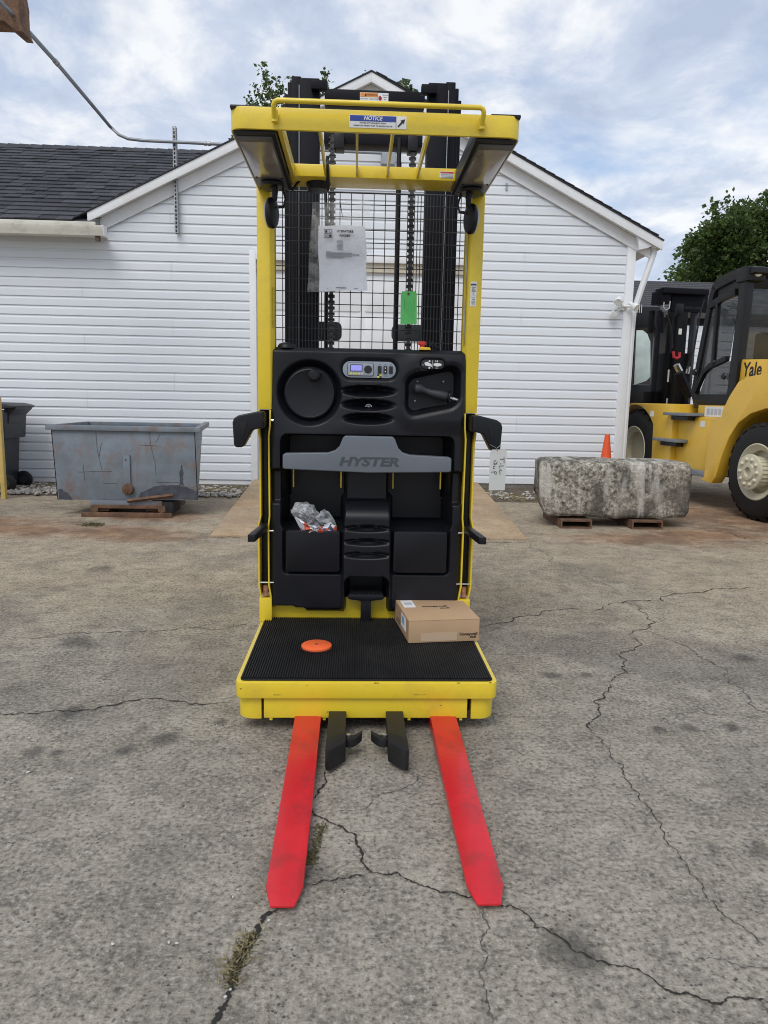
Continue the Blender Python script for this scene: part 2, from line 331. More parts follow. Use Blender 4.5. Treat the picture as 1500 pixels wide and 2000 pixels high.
rocks('gravel', 1700, (-6, -1.5), (9.2, 10.2), .012, .035, ROCK, 'pale loose gravel along the foot of the wall left of the ramp', 5, .02)
rocks('gravel', 350, (1.85, 3.7), (9.35, 10.2), .012, .03, ROCK, 'loose gravel along the foot of the wall behind the stone block', 6, .02)
b = MB(); rr = random.Random(9)
for px, py in ((170,1667),(465,1740),(463,1840),(330,1843),(345,1845),(220,1846),(58,1443),(55,1510),(258,1570),(1128,1474),(140,1522),(300,1070),(455,1755),(487,1822),(515,1815),(525,1800),(450,1935),(440,1950)):
    p = gz(px, py); rock_mesh(b, p.x, p.y, .004, rr.uniform(.0035, .0065), rr)
for _ in range(260):
    rock_mesh(b, rr.uniform(-3.5, 4), rr.uniform(.9, 6.5), .001, rr.uniform(.002, .0045), rr)
tag(b.build('pebbles', mat('pebble', (.5, .49, .46), .85, var=.3), smooth=False), 'scattered pale pebbles and grit on the yard', 'pebbles', kind='stuff')
tufts('dry_grass', [(380,965),(420,962),(470,955),(495,950)], 500, .12, .07, DRY, 'dry grass along the wall beside the ramp', 11)
tufts('dry_grass', [(950,962),(1000,975),(1040,975)], 500, .15, .06, DRY, 'dry grass along the wall behind the hanging tag', 12)

# ================================================================== WAREHOUSE
SID = mat('white_vinyl_siding', (.67, .70, .745), .5, var=.02, scale=1.2, dirt=(.62, .60, .54), dscale=1.1, damt=.22, rand=.012)
TRIM = mat('white_trim', (.74, .755, .775), .5, var=.03, dirt=(.60, .57, .50), dscale=2, damt=.3)
CREAM = mat('cream_gutter', (.66, .64, .56), .5, var=.06, dirt=(.25, .23, .2), dscale=5, damt=.5)
FOUND = mat('foundation_block', (.17, .155, .135), .9, var=.3, bump=.4, bscale=50)
SHING = mat('asphalt_shingle', (.045, .046, .055), .92, var=.35, scale=40, bump=.5, bscale=300, rand=.38)
WY = 10.30; PX, PZ, SL = .155, 5.55, .495; CX0, CX1 = -1.487, 1.63
bld = empty('warehouse', (0, WY, 0), 'white vinyl sided gabled warehouse with garage door behind the lift truck', 'building')
def rake(x): return PZ - .17 - SL*abs(x-PX)            # upper limit of siding
def xr(z): w = (PZ-.17-z)/SL; return PX-w, PX+w
EXPO = .125; Z0 = .12; rr = random.Random(21)
prof = [(0, -.0125), (.02, -.0135), (.62, -.0108), (.70, -.0098), (.80, -.003), (1.02, 0.0)]
def plank(xa0, xb0, xa1, xb1, z0):
    lerp = lambda a, c, f: a + (c-a)*f
    g1 = [(lerp(xa0, xa1, f), WY+y, z0+EXPO*f) for f, y in prof]; g2 = [(lerp(xb0, xb1, f), WY+y, z0+EXPO*f) for f, y in prof]
    bb = MB().sheet([g1, g2]); bb.add([(xa0, WY, z0+.002), (xb0, WY, z0+.002), (xb0, WY-.0125, z0), (xa0, WY-.0125, z0)], [(0, 1, 2, 3)])
    return bb.build('siding_plank', SID, bld, angle=20)
k = 0
while True:
    z0 = Z0 + EXPO*k; z1 = z0+EXPO
    if z1 > PZ-.2: break
    a1, c1 = xr(z1); a0, c0 = xr(z0)
    lft = -7.2 if z0 < 3.30 else None
    spans = []
    if z0 < 3.2:
        spans = [(-7.2, -7.2, CX0, CX0), (CX1, CX1, 3.79, 3.79)]
    else:
        La, Lb = (-7.2, -7.2) if z0 < 3.46 else (max(a0, -7.2), max(a1, -7.2)); spans = [(La, Lb, min(c0, 3.79), min(c1, 3.79))]
    for (x0, x1, y0, y1) in spans:
        off = (k//2 * 1.22 + .35) % 3.66; cuts = [c_ for c_ in np.arange(-9+off, 6, 3.66) if max(x0, x1)+.25 < c_ < min(y0, y1)-.25]
        xs0 = [x0]+list(cuts)+[y0]; xs1 = [x1]+list(cuts)+[y1]
        for i in range(len(xs0)-1):
            e0 = .0 if i == 0 else .0012; plank(xs0[i]+e0, xs0[i+1]-.0012, xs1[i]+e0, xs1[i+1]-.0012, z0)
    k += 1
# backing wall, side wall, foundation
MB().prism([(-7.2, .0), (CX0+.02, 0), (CX0+.02, 3.2), (CX1-.02, 3.2), (CX1-.02, 0), (3.88, 0), (3.88, 3.62), (PX, PZ-.1), (-3.75, 3.62), (-7.2, 3.62)], 1, WY+.004, WY+.12).build('front_wall', TRIM, bld)
MB().box(3.76, 3.87, WY+.12, 15.5, .12, 3.6).build('side_wall', SID, bld)
MB().box(-7.2, -1.46, WY+.01, WY+.1, 0, .119).build('foundation', FOUND, bld); MB().box(1.64, 3.84, WY-.002, WY+.1, -.02, .117).build('foundation', FOUND, bld)
# corner trim
ct = MB(); ct.box(3.79, 3.90, WY-.035, WY+.11, .10, 3.60); ct.build('corner_trim', TRIM, bld, bevel=.004)
MB().box(3.775, 3.79, WY-.03, WY, .10, 3.60).build('corner_channel', TRIM, bld)
# rake boards (fascia + frieze) and roof deck
def rake_board(sx):
    e = 4.06; x_e = PX + sx*e; z_e = PZ - SL*e
    if sx < 0: e = 3.76; x_e = PX - e; z_e = PZ - SL*e
    o = []
    pts = [(PX, PZ-.12), (x_e, z_e-.12), (x_e, z_e), (PX, PZ)]
    MB().prism(pts, 1, WY-.17, WY-.145).build('rake_fascia', TRIM, bld, bevel=.002)
    MB().prism([(PX, PZ-.10), (x_e, z_e-.10), (x_e, z_e-.075), (PX, PZ-.075)], 1, WY-.145, WY).build('rake_soffit', TRIM, bld)
    xe2 = x_e - sx*.12; ze2 = PZ - SL*abs(xe2-PX)
    MB().prism([(PX, PZ-.27), (xe2, ze2-.27), (xe2, ze2-.103), (PX, PZ-.103)], 1, WY-.045, WY-.022).build('frieze_board', TRIM, bld, bevel=.002)
for sx in (1, -1): rake_board(sx)
for sx in (1, -1):
    e = 4.07; x_e = PX + sx*e; z_e = PZ - SL*e
    MB().prism([(PX, PZ+.004), (x_e, z_e+.004), (x_e, z_e+.02), (PX, PZ+.02)], 1, WY-.185, 15.6).build('roof', SHING, bld)
# shingle edge bumps on the right rake so that the roof line is stepped
rs = None
for i in range(29):
    s = .07 + i*.135; x = PX + s; z = PZ - SL*s + .021
    q = MB().add([(x-.01, WY-.2, z+.004), (x+.135, WY-.2, z-.062), (x+.135, WY-.2, z-.05), (x-.01, WY-.2, z+.012), (x-.01, WY+.6, z+.004), (x+.135, WY+.6, z-.062), (x+.135, WY+.6, z-.05), (x-.01, WY+.6, z+.012)], [(0,1,2,3),(4,7,6,5),(3,2,6,7),(0,4,5,1),(1,5,6,2),(0,3,7,4)])
    q.build('shingle', SHING, bld, smooth=False)
# eave return, gutter end and downspout on the right corner
gx = at(1288, 487, WY)
MB().prism([(3.90, 3.42), (4.02, 3.45), (4.21, 3.54), (3.86, 3.70)], 1, WY-.14, WY-.03).build('eave_return', TRIM, bld, bevel=.003)
MB().box(3.87, 4.2, WY-.03, 15.5, 3.44, 3.46).build('eave_soffit', TRIM, bld)
MB().prism([(4.10, 3.46), (4.20, 3.46), (4.25, 3.57), (4.245, 3.575), (4.10, 3.575)], 1, WY-.13, 15.5).build('gutter', TRIM, bld, bevel=.003)
MB().tube([(4.16, WY-.03, 3.47), (4.15, WY-.03, 3.40), (4.03, WY-.0, 2.95), (3.945, WY+.03, 2.6), (3.94, WY+.03, 2.3), (3.94, WY+.03, .15)], .045, 8).build('downspout', TRIM, bld)
# garage door with trim and panels
gd = MB().box(CX0+.08, CX1-.08, WY+.06, WY+.11, .13, 3.06).build('garage_door', TRIM, bld)
for i in range(5):
    for j in range(4):
        xa = CX0+.10+j*.735; za = .17+i*.58
        MB().prism(rrect(xa+.03, xa+.70, za+.03, za+.52, .02), 1, WY+.045, WY+.0605).build('door_panel', TRIM, gd, bevel=.006)
dt = TRIM
MB().box(CX0, CX0+.09, WY-.04, WY+.05, .11, 3.29).build('door_trim', dt, bld, bevel=.004); MB().box(CX1-.09, CX1, WY-.04, WY+.05, .11, 3.29).build('door_trim', dt, bld, bevel=.004)
MB().box(CX0+.09, CX1-.09, WY-.04, WY+.05, 3.17, 3.288).build('door_trim', dt, bld, bevel=.004)
MB().box(CX0+.09, CX1-.09, WY+.0, WY+.055, 3.05, 3.17).build('door_shadow_band', mat('beige_shadow_band', (.50, .45, .36), .7), bld)  # beige colour paints the shadow band at the top of the door opening
# wing roof on the left with individual shingles
EY, EZ, RY, RZ = 10.05, 3.56, 13.70, 5.61; sl = math.atan2(RZ-EZ, RY-EY); SLEN = math.hypot(RZ-EZ, RY-EY)
ux = Vector((0, math.cos(sl), math.sin(sl))); nrm = Vector((0, -math.sin(sl), math.cos(sl)))
wing = MB().add([(-9, EY, EZ-.02), (-3.56, EY, EZ-.02), (-3.56, EY+.1, EZ-.02+.1*(RZ-EZ)/(RY-EY)), (.15, RY, RZ-.02), (-9, RY, RZ-.02)], [(0, 1, 2, 3, 4)]).build('wing_roof', SHING, bld)
CRS = 22; ex = SLEN/CRS; srcs = []
for wv in (.22, .30, .38, .17):
    t0, t1 = .016, .006; l = ex+.03
    srcs.append((wv, MB().add([(0, 0, 0), (wv-.004, 0, 0), (wv-.004, l, 0), (0, l, 0), (0, 0, t0), (wv-.004, 0, t0), (wv-.004, l, t1), (0, l, t1)], [(0,3,2,1),(4,5,6,7),(0,1,5,4),(1,2,6,5),(2,3,7,6),(3,0,4,7)]).build('shingle', SHING, smooth=False, origin=(0, 0, 0)).data))
for o_ in [o for o in COL.objects if o.name.startswith('shingle') and o.parent is None]: bpy.data.objects.remove(o_)
rr = random.Random(5)
for c_ in range(CRS):
    d = c_*ex; base = Vector((0, EY, EZ)) + ux*(d-.012); vis0 = -5.0 - 1.75*c_/CRS; vis1 = (-3.85 if c_ < 2 else -3.6) + 1.25*c_/CRS
    x = vis0 + rr.uniform(-.3, 0)
    while x < vis1:
        wv, me = rr.choice(srcs); thick = rr.choice((0, 0, .006))
        o_ = bpy.data.objects.new('shingle', me); COL.objects.link(o_); o_.parent = wing; ORG[o_] = Vector((x, base.y, base.z)) + nrm*(.006+thick)
        o_.location = ORG[o_] - ORG[wing]; o_.rotation_euler = (sl-.03, 0, 0); x += wv
for i in range(24):
    x = -7.0 + i*.2; z = RZ
    MB().add([(x, RY-.14, z-.07), (x+.21, RY-.14, z-.07), (x+.21, RY, z+.035), (x, RY, z+.045), (x, RY+.14, z-.07), (x+.21, RY+.14, z-.07)], [(0, 1, 2, 3), (3, 2, 5, 4), (0, 3, 4)]).build('ridge_shingle', SHING, wing, smooth=False)
# wing eave: drip edge, fascia, gutter
MB().box(-9, -3.47, EY-.03, EY+.02, EZ-.075, EZ-.012).build('drip_edge', CREAM, bld, bevel=.003)
MB().box(-9, -3.36, EY, EY+.03, EZ-.2, EZ-.076).build('wing_fascia', CREAM, bld)
MB().box(-9, -3.40, EY+.03, WY, EZ-.17, EZ-.15).build('wing_soffit', CREAM, bld)
gut = MB(); pr_ = [(EY-.002, EZ-.20), (EY-.10, EZ-.20), (EY-.115, EZ-.15), (EY-.135, EZ-.10), (EY-.135, EZ-.078), (EY-.125, EZ-.078), (EY-.105, EZ-.15), (EY-.09, EZ-.19), (EY-.002, EZ-.19)]
gut.prism(pr_, 0, -9, -3.34).build('gutter', CREAM, bld)
MB().prism([(EY-.0, EZ-.205), (EY-.102, EZ-.205), (EY-.14, EZ-.10), (EY-.14, EZ-.074), (EY, EZ-.074)], 0, -3.34, -3.325).build('gutter_end_cap', TRIM, bld)
MB().cyl((-3.43, EY-.05, EZ-.26), (-3.43, EY-.05, EZ-.19), .035, 12).build('gutter_outlet', mat('rusty_outlet', (.10, .07, .05), .8), bld)
# box and vent fittings on the wall
p = at(752, 300, WY-.05)
jb = MB().box(.30, .49, WY-.11, WY-.02, 4.44, 4.66).build('junction_box', mat('grey_enclosure', (.33, .36, .40), .5), bevel=.008); tag(jb, 'grey electrical box high on the gable wall', 'electrical box')
tag(MB().box(2.02, 2.05, WY-.03, WY-.012, 4.18, 4.21).box(2.02, 2.05, WY-.03, WY-.012, 4.24, 4.27).build('wall_clip', GALV), 'pair of tiny metal clips on the right gable siding', 'clip')
# strut channel with slots
st = empty('strut_channel', (-2.45, WY-.06, 3.47), 'slotted galvanised strut upright bolted to the left gable siding', 'strut')
b = MB(); zb, zt = 3.475, 4.82
b.box(-2.472, -2.466, WY-.10, WY-.03, zb, zt); b.box(-2.430, -2.424, WY-.10, WY-.03, zb, zt)
nsl = 26; dz = (zt-zb)/nsl
b.box(-2.466, -2.459, WY-.104, WY-.098, zb, zt); b.box(-2.437, -2.430, WY-.104, WY-.098, zb, zt)
for i in range(nsl+1): b.box(-2.459, -2.437, WY-.104, WY-.098, max(zb, zb+i*dz-.009), min(zt, zb+i*dz+.009))
b.build('channel', GALV, st)
MB().box(-2.466, -2.430, WY-.034, WY-.028, zb, zt).build('back_plate', GALV, st)
MB().lathe([(.012, -.008), (.012, .0), (.0, .0)], (-2.448, WY-.106, 4.62), (0, -1, 0), 6).build('bolt', GALV, st)
# conduit run: from pole arm down to the gable, along it to the box
cy = WY-.135
cp = [at(0, 4, 7.0), at(30, 33, 7.25), at(110, 122, 8.1), at(190, 217, 9.4), at(215, 247, cy), at(232, 263, cy), at(250, 271, cy), at(280, 274.5, cy), at(335, 277, cy), at(455, 283, cy), Vector((-1.2, cy, 4.585)), Vector((-.4, cy, 4.57)), Vector((.30, cy+.02, 4.57))]
cd = MB().tube([at(-60, -60, 6.7)]+cp, .021, 10).build('conduit', mat('grey_conduit', (.25, .27, .30), .45, metal=.3, var=.15)); tag(cd, 'thin grey electrical conduit bending down to the left gable', 'conduit')
def coupling(p, q, par):
    d = (q-p).normalized(); MB().tube([p-d*.045, p-d*.008, p-d*.007, p+d*.007, p+d*.008, p+d*.045], [.027, .027, .022, .022, .027, .027], 10).build('coupling', GALV, par)
coupling(at(110, 122, 8.1), at(190, 217, 9.4), cd); coupling(at(405, 280.5, cy), at(455, 283, cy), cd)
# timber pole with an arm, mostly outside the frame
WOOD = mat('weathered_wood', (.14, .075, .045), .85, var=.5, scale=9, bump=.6, bscale=40, dirt=(.26, .17, .10), dscale=12, damt=.7)
pole = empty('timber_pole', (-4.3, 7.1, 0), 'weathered brown timber arm carrying the conduit at the top left corner', 'pole')
MB().tube([(-4.3, 7.1, 0), (-4.3, 7.1, 6.2)], [.15, .12], 14).build('pole', WOOD, pole)
e0 = at(43, 62, 7.2); e1 = at(38, 0, 7.2)
b = MB(); n_ = 14; pts = []
for i in range(n_+1): pts.append((e0.x - .02 + rr.uniform(-.012, .012) , e0.z + (e1.z+.5-e0.z)*i/n_))
pts[0] = (e0.x+.01, e0.z); bl = at(14, 45, 7.2); b.prism([(-4.25, bl.z+.02), (bl.x-.03, bl.z+.02), (e0.x-.055, e0.z+.005)] + pts + [(-4.25, e1.z+.5)], 1, 7.2, 7.42)
b.build('arm', WOOD, pole, bevel=.004)
# flood light cluster on the right corner
fl = empty('flood_light', at(1215, 590, WY-.06), 'white twin flood light with sensor on the right corner', 'flood light')
LW = mat('white_fixture', (.72, .73, .73), .4, var=.05); LG = mat('grey_lens', (.45, .47, .5), .2)
MB().lathe([(0, 0), (.055, 0), (.055, .025), (0, .03)], (3.76, WY-.025, 2.67), (0, -1, 0), 16).build('base', LW, fl)
for (dx, dz, tx) in ((-.11, .04, -.35), (.12, -.03, .5)):
    c = Vector((3.76+dx, WY-.16, 2.69+dz)); ax = Vector((tx, -.75, -.55))
    h = MB().lathe([(.0, -.09), (.028, -.09), (.03, -.03), (.055, .0), (.055, .05), (.05, .055), (.0, .05)], c, ax, 16).build('lamp_head', LW, fl)
    for q in range(5):
        pp = c + ax.normalized()*.06 + Vector((-.06+.03*q, 0, 0)); MB().cyl(pp-Vector((0, 0, .06)), pp+Vector((0, 0, .05)), .004, 6).build('guard_wire', LW, h)
    MB().cyl((3.76, WY-.05, 2.67), c, .016, 8).build('arm', LW, fl)
c = at(1198, 614, WY-.1)
sq = MB().box(-.045, .045, -.03, .03, -.04, .04).build('sensor', LW, fl, bevel=.008, origin=(0, 0, 0)); ORG[sq] = c; place(sq, fl); sq.rotation_euler = (R(25), R(35), 0)
MB().cyl((3.74, WY-.05, 2.64), c, .01, 8).build('arm', LW, fl)

# ================================================================== ORDER PICKER
CX = .060
op = empty('order_picker', (CX, 2.62, 0), 'yellow stand-up order picker lift truck with black console and red forks', 'forklift')
def bx(name, mt, x0, x1, y0, y1, z0, z1, par=None, bevel=.003): return MB().box(CX+x0, CX+x1, y0, y1, z0, z1).build(name, mt, par or op, bevel=bevel)
# --- platform
FY, BY = 2.62, 3.425
def roundfront(x0, x1, y0, y1, r, n=6):
    p = [(x1, y1), (x0, y1)]
    for k_ in range(n+1): w = R(180+90*k_/n); p.append((x0+r+r*math.cos(w), y0+r+r*math.sin(w)))
    for k_ in range(n+1): w = R(270+90*k_/n); p.append((x1-r+r*math.cos(w), y0+r+r*math.sin(w)))
    return [(CX+x, y) for x, y in p]
MB().prism(roundfront(-.511, .511, FY, BY+.06, .035), 2, .150, .216).build('platform_deck', YEL, op, bevel=.005)
MB().prism(roundfront(-.485, .485, FY+.06, BY, .03), 2, .075, .151).build('platform_frame', BLKS, op)
bx('front_skirt', YEL, -.402, .395, FY+.016, FY+.03, .064, .1495, bevel=.002)
for s in (-1, 1):
    p = []
    for k_ in range(9): w = R(90+90*k_/8) if s < 0 else R(90-90*k_/8); p.append((CX + s*.505 - s*.06 + .06*math.cos(w)*1.0, FY+.022+.06 - .06*math.sin(w)))
    x_in = CX + s*.412
    pts = [(x_in, FY+.022)] + p + [(CX+s*.505, FY+.5), (CX+s*.49, FY+.5), (x_in, FY+.06)]
    MB().prism(pts, 2, .058, .1495).build('corner_skirt', YEL, op, bevel=.0015)
    bx('side_skirt', YEL, s*.507, s*.493, FY+.5, BY+.05, .07, .1495, bevel=.002)
for x in (-.375, -.167, .167, .372): bx('skirt_tab', YEL, x-.006, x+.006, FY+.02, FY+.03, .052, .0642, bevel=.001)
# scuffs on the painted front edge
SCF = mat('paint_scuff', (.06, .05, .025), .7, var=.4, scale=60)
for px_, py_, w_, h_ in ((735, 1334, .020, .004), (541, 1357, .026, .003), (895, 1334, .012, .003), (600, 1338, .008, .002), (820, 1357, .05, .0018), (640, 1394, .012, .004), (862, 1381, .006, .003), (958, 1333, .010, .003), (470, 1345, .006, .003)):
    p_ = at(px_, py_, FY); rq = random.Random(px_); yq = FY-.0006 if py_ < 1360 else FY+.0154
    MB().prism([(p_.x+w_*(k_/8-.5), p_.z+h_*rq.uniform(.1, .6)) for k_ in range(9)] + [(p_.x+w_*(k_/8-.5), p_.z-h_*rq.uniform(.1, .6)) for k_ in range(8, -1, -1)], 1, yq, yq+.001).build('paint_scuff', SCF, op, smooth=False)
# ribbed rubber mat
b = MB(); pr_ = []; x = -.489; 
while x < .489:
    pr_ += [(CX+x, .2215), (CX+x+.0016, .2275), (CX+x+.0050, .2275), (CX+x+.0066, .2215)]; x += .0096
b.sheet([[(px_, FY+.022, z_) for px_, z_ in pr_], [(px_, BY-.005, z_) for px_, z_ in pr_]])
matp = b.build('floor_mat', RUB, op, smooth=False)
MB().prism([p for p in roundfront(-.4935, .4935, FY+.0145, BY-.002, .022)], 2, .2165, .2222).build('mat_border', RUB, matp, bevel=.002)
# orange presence pedal disc with a screw
pd = MB().lathe([(0, .0), (.066, .0), (.066, .009), (.062, .012), (0, .012)], (-.157, 2.995, .2255), (0, 0, 1), 40).build('floor_button', ORP, op)
MB().lathe([(.078, 0), (.078, .0012), (.067, .0012), (.067, 0)], (-.157, 2.995, .2262), (0, 0, 1), 40).build('button_seat', BLK, pd)
MB().lathe([(0, 0), (.0075, 0), (.0075, .003), (0, .0035)], (-.157, 2.99, .2375), (0, 0, 1), 12).build('screw', CHROME, pd)
# --- forks
for X in (-.170, .361):
    w0, w1, y0, y1 = .0525, .049, 1.640, 2.95
    o_ = [(X-w0, y1), (X-w1, y0+.064), (X-.031, y0), (X+.031, y0), (X+w1, y0+.064), (X+w0, y1)]
    zt = lambda y: .030 + .055*(y-y0)/(y1-y0) if y > y0+.001 else .024
    v = [(x_, y_, .018 if y_ > y0+.01 else .016) for x_, y_ in o_] + [(x_, y_, zt(y_)) for x_, y_ in o_]; n = 6
    MB().add(v, [tuple(range(n-1, -1, -1)), tuple(range(n, 2*n))] + [(i, (i+1) % n, n+(i+1) % n, n+i) for i in range(n)]).build('fork', RED, op, bevel=.004)
# --- pallet clamp arms in the middle
CLM = mat('olive_black_steel', (.02, .018, .012), .5, var=.3, bump=.05, spec=.35)
for s, X in ((-1, -.055), (1, .168)):
    w = .034
    ar = MB().prism([(X-w, 2.95), (X-w, 2.400 if s < 0 else 2.455), (X+w, 2.455 if s < 0 else 2.400), (X+w, 2.95)], 2, .03, .092).build('clamp_arm', CLM, op, bevel=.003)
    e = .0012
    MB().prism([(X-w-e, 2.410 if s < 0 else 2.465), (X-w-e, 2.325 if s < 0 else 2.380), (X-w+.012, 2.315) if s < 0 else (X-w+.01, 2.370), (X+w-.01, 2.370) if s < 0 else (X+w-.012, 2.315), (X+w+e, 2.380 if s < 0 else 2.325), (X+w+e, 2.465 if s < 0 else 2.410)], 2, .016, .0935).build('rubber_tip', RUB, ar, bevel=.006)
    xi = X - s*w*.9; j = MB(); pts = []
    for k_ in range(10):
        a = k_/9; pts.append((xi - s*(.004 + .060*a), 2.455 + .040*a*a - .012*math.sin(math.pi*a)))
    lo_ = [(x_, y_-.022*(1-.35*i/9)) for i, (x_, y_) in enumerate(pts)]; hi_ = [(x_, y_+.018*(1-.3*i/9)) for i, (x_, y_) in enumerate(pts)]
    MB().prism(lo_ + hi_[::-1], 2, .045, .078).build('clamp_jaw', RUB, ar, bevel=.004)
    MB().lathe([(0, 0), (.009, 0), (.009, .006), (.004, .0085), (0, .0085)], (xi - s*.014, 2.458, .078), (0, 0, 1), 12).build('pivot_pin', CHROME, ar)
# --- guard posts
PY0, PY1 = 3.385, 3.46
for s in (-1, 1):
    po = MB().prism([(CX+s*.515, PY0), (CX+s*.457, PY0), (CX+s*.437, PY0+.022), (CX+s*.437, PY1), (CX+s*.515, PY1)], 2, 1.245, 2.235).build('guard_post', YEL, op, bevel=.0035)
    # lower open channel: two thin bent flanges and a dark web
    def flange(xs, nm, t=.0035):
        prof_ = [(z_, x_) for z_, x_ in xs]; a = [(CX+s*x_-t, z_) for z_, x_ in prof_]; c = [(CX+s*x_+t, z_) for z_, x_ in prof_]
        MB().prism(a + c[::-1], 1, PY0-.01, PY1).build(nm, YEL, po, bevel=.001)
    flange([(1.243, .511), (1.14, .512), (1.10, .507), (.74, .507), (.70, .516), (.40, .516), (.345, .508)], 'outer_flange')
    flange([(1.243, .458), (1.17, .460), (1.12, .466), (.74, .464), (.69, .470), (.40, .469), (.335, .458)], 'inner_flange')
    MB().box(CX+s*.462, CX+s*.512, PY1-.012, PY1-.004, .345, 1.243).build('channel_web', BLKS, po)
    MB().box(CX+s*.475, CX+s*.497, PY0+.03, PY1-.013, .40, 1.16).build('gate_lift_strut', BLKS, po, bevel=.004)
    MB().box(CX+s*.455, CX+s*.516, PY0-.012, PY1, .2165, .335).build('post_foot', YEL, po, bevel=.005)
    MB().cyl((CX+s*.486, PY0+.01, .345), (CX+s*.486, PY0+.012, .395), .013, 10).build('gas_spring_end', mat('copper_tape', (.45, .22, .17), .4, metal=.5, var=.5, scale=60), po)
    for z_, x0, x1 in ((.413, .440, .514), (.668, .442, .470), (1.195, .443, .462)):
        MB().tube([(CX+s*x0, PY0-.004, z_), (CX+s*(x0+.008), PY0-.004, z_), (CX+s*(x0+.009), PY0-.004, z_), (CX+s*x1, PY0-.004, z_)], [.007, .007, .0045, .0045], 8).build('bolt', CHROME, po)
    MB().lathe([(.005, 0), (.005, .005), (0, .005)], (CX+s*.52, PY0+.02, .668), (s, 0, 0), 8).build('bolt', CHROME, po)
    # hook shaped armrest
    pf = [(.476, 1.238), (.50, 1.238), (.585, 1.219), (.607, 1.206), (.614, 1.186), (.609, 1.085), (.600, 1.074), (.572, 1.074), (.566, 1.080), (.527, 1.152), (.49, 1.162), (.476, 1.160)]
    pf = [(CX+s*x_, z_) for x_, z_ in pf]
    ar = MB().prism(pf, 1, 3.255, 3.335).build('armrest', BLK, op, bevel=.011, seg=3)
    MB().prism([(CX+s*x_, z_) for x_, z_ in ((.476, 1.232), (.515, 1.232), (.515, 1.168), (.476, 1.165))], 1, 3.33, 3.44).build('armrest_bracket', BLKS, ar, bevel=.004)
    MB().prism([(CX+s*x_, z_) for x_, z_ in ((.545, 1.195), (.578, 1.185), (.570, 1.105))], 1, 3.252, 3.2565).build('armrest_inset', BLKS, ar, bevel=.001)
    # square gate bar that points at the operator's back
    p0 = Vector((CX+s*.486, 3.43, .685)); p1 = Vector((CX+s*.497, 3.0, .705)); h = .0155; v = []
    for p in (p0, p1): v += [(p.x-h, p.y, p.z-h), (p.x+h, p.y, p.z-h), (p.x+h, p.y, p.z+h), (p.x-h, p.y, p.z+h)]
    MB().add(v, [(0,1,2,3),(7,6,5,4),(0,4,5,1),(1,5,6,2),(2,6,7,3),(3,7,4,0)]).build('side_gate_bar', BLKS, op, bevel=.002)
# --- overhead guard
GT, GB = 2.288, 2.216
outer = roundfront(-.5075, .5075, 2.65, 3.46, .045)
def ringwall(t):
    o1 = roundfront(-.5075, .5075, 2.65, 3.46, .045)[1:]; o1 = o1 + [roundfront(-.5075, .5075, 2.65, 3.46, .045)[0]]
    i1 = roundfront(-.5075+t, .5075-t, 2.65+t, 3.46, .045-t*.6)[1:]; i1 = i1 + [roundfront(-.5075+t, .5075-t, 2.65+t, 3.46, .045-t*.6)[0]]
    return o1, i1
o1, i1 = ringwall(.012); n = len(o1); v = [(x_, y_, GB) for x_, y_ in o1] + [(x_, y_, GT) for x_, y_ in o1] + [(x_, y_, GB) for x_, y_ in i1] + [(x_, y_, GT) for x_, y_ in i1]
f = []
for i in range(n-1): f += [(i, i+1, n+i+1, n+i), (2*n+i, 3*n+i, 3*n+i+1, 2*n+i+1), (n+i, n+i+1, 3*n+i+1, 3*n+i), (i, 2*n+i, 2*n+i+1, i+1)]
f += [(0, n, 3*n, 2*n), (n-1, 3*n-1, 4*n-1, 2*n-1)]
gf = MB().add(v, f).build('guard_frame', YEL, op, bevel=.002)
bx('rear_beam', YEL, -.36, .38, 3.20, 3.36, 2.226, 2.276, gf, .004)
for x in (-.20, -.067, .062, .19): 
    MB().box(CX+x-.0045, CX+x+.0045, 2.655, 3.21, 2.232, 2.272).build('guard_bar', YEL, gf, bevel=.002)
for x in (-.338, .362): MB().box(CX+x-.008, CX+x+.008, 2.655, 3.24, 2.222, 2.276).build('guard_bar', YEL, gf, bevel=.002)
for s in (-1, 1):
    MB().box(CX+s*.40, CX+s*.506, 2.655, 3.40, 2.282, 2.2945).build('corner_cover', BLK, gf, bevel=.004)
# tubular hand rail on the front edge
hx0, hx1, hy, hz = -.350, .366, 2.60, 2.290
hr = MB().tube([(CX+hx0, hy+.032, 2.245), (CX+hx0, hy+.012, 2.268), (CX+hx0, hy+.004, 2.278), (CX+hx0+.004, hy, 2.286), (CX+hx0+.014, hy, 2.291), (CX+hx1-.014, hy, 2.291), (CX+hx1-.004, hy, 2.286), (CX+hx1, hy+.004, 2.278), (CX+hx1, hy+.012, 2.268), (CX+hx1, hy+.032, 2.245)], .0085, 12).build('hand_rail', YEL, op)
for x in (hx0, hx1): MB().cyl((CX+x, hy+.036, 2.234), (CX+x, hy+.036, 2.272), .0115, 12).build('rail_socket', YEL, hr); MB().box(CX+x-.006, CX+x+.006, hy+.03, 2.652, 2.24, 2.268).build('rail_bracket', YEL, hr, bevel=.002)
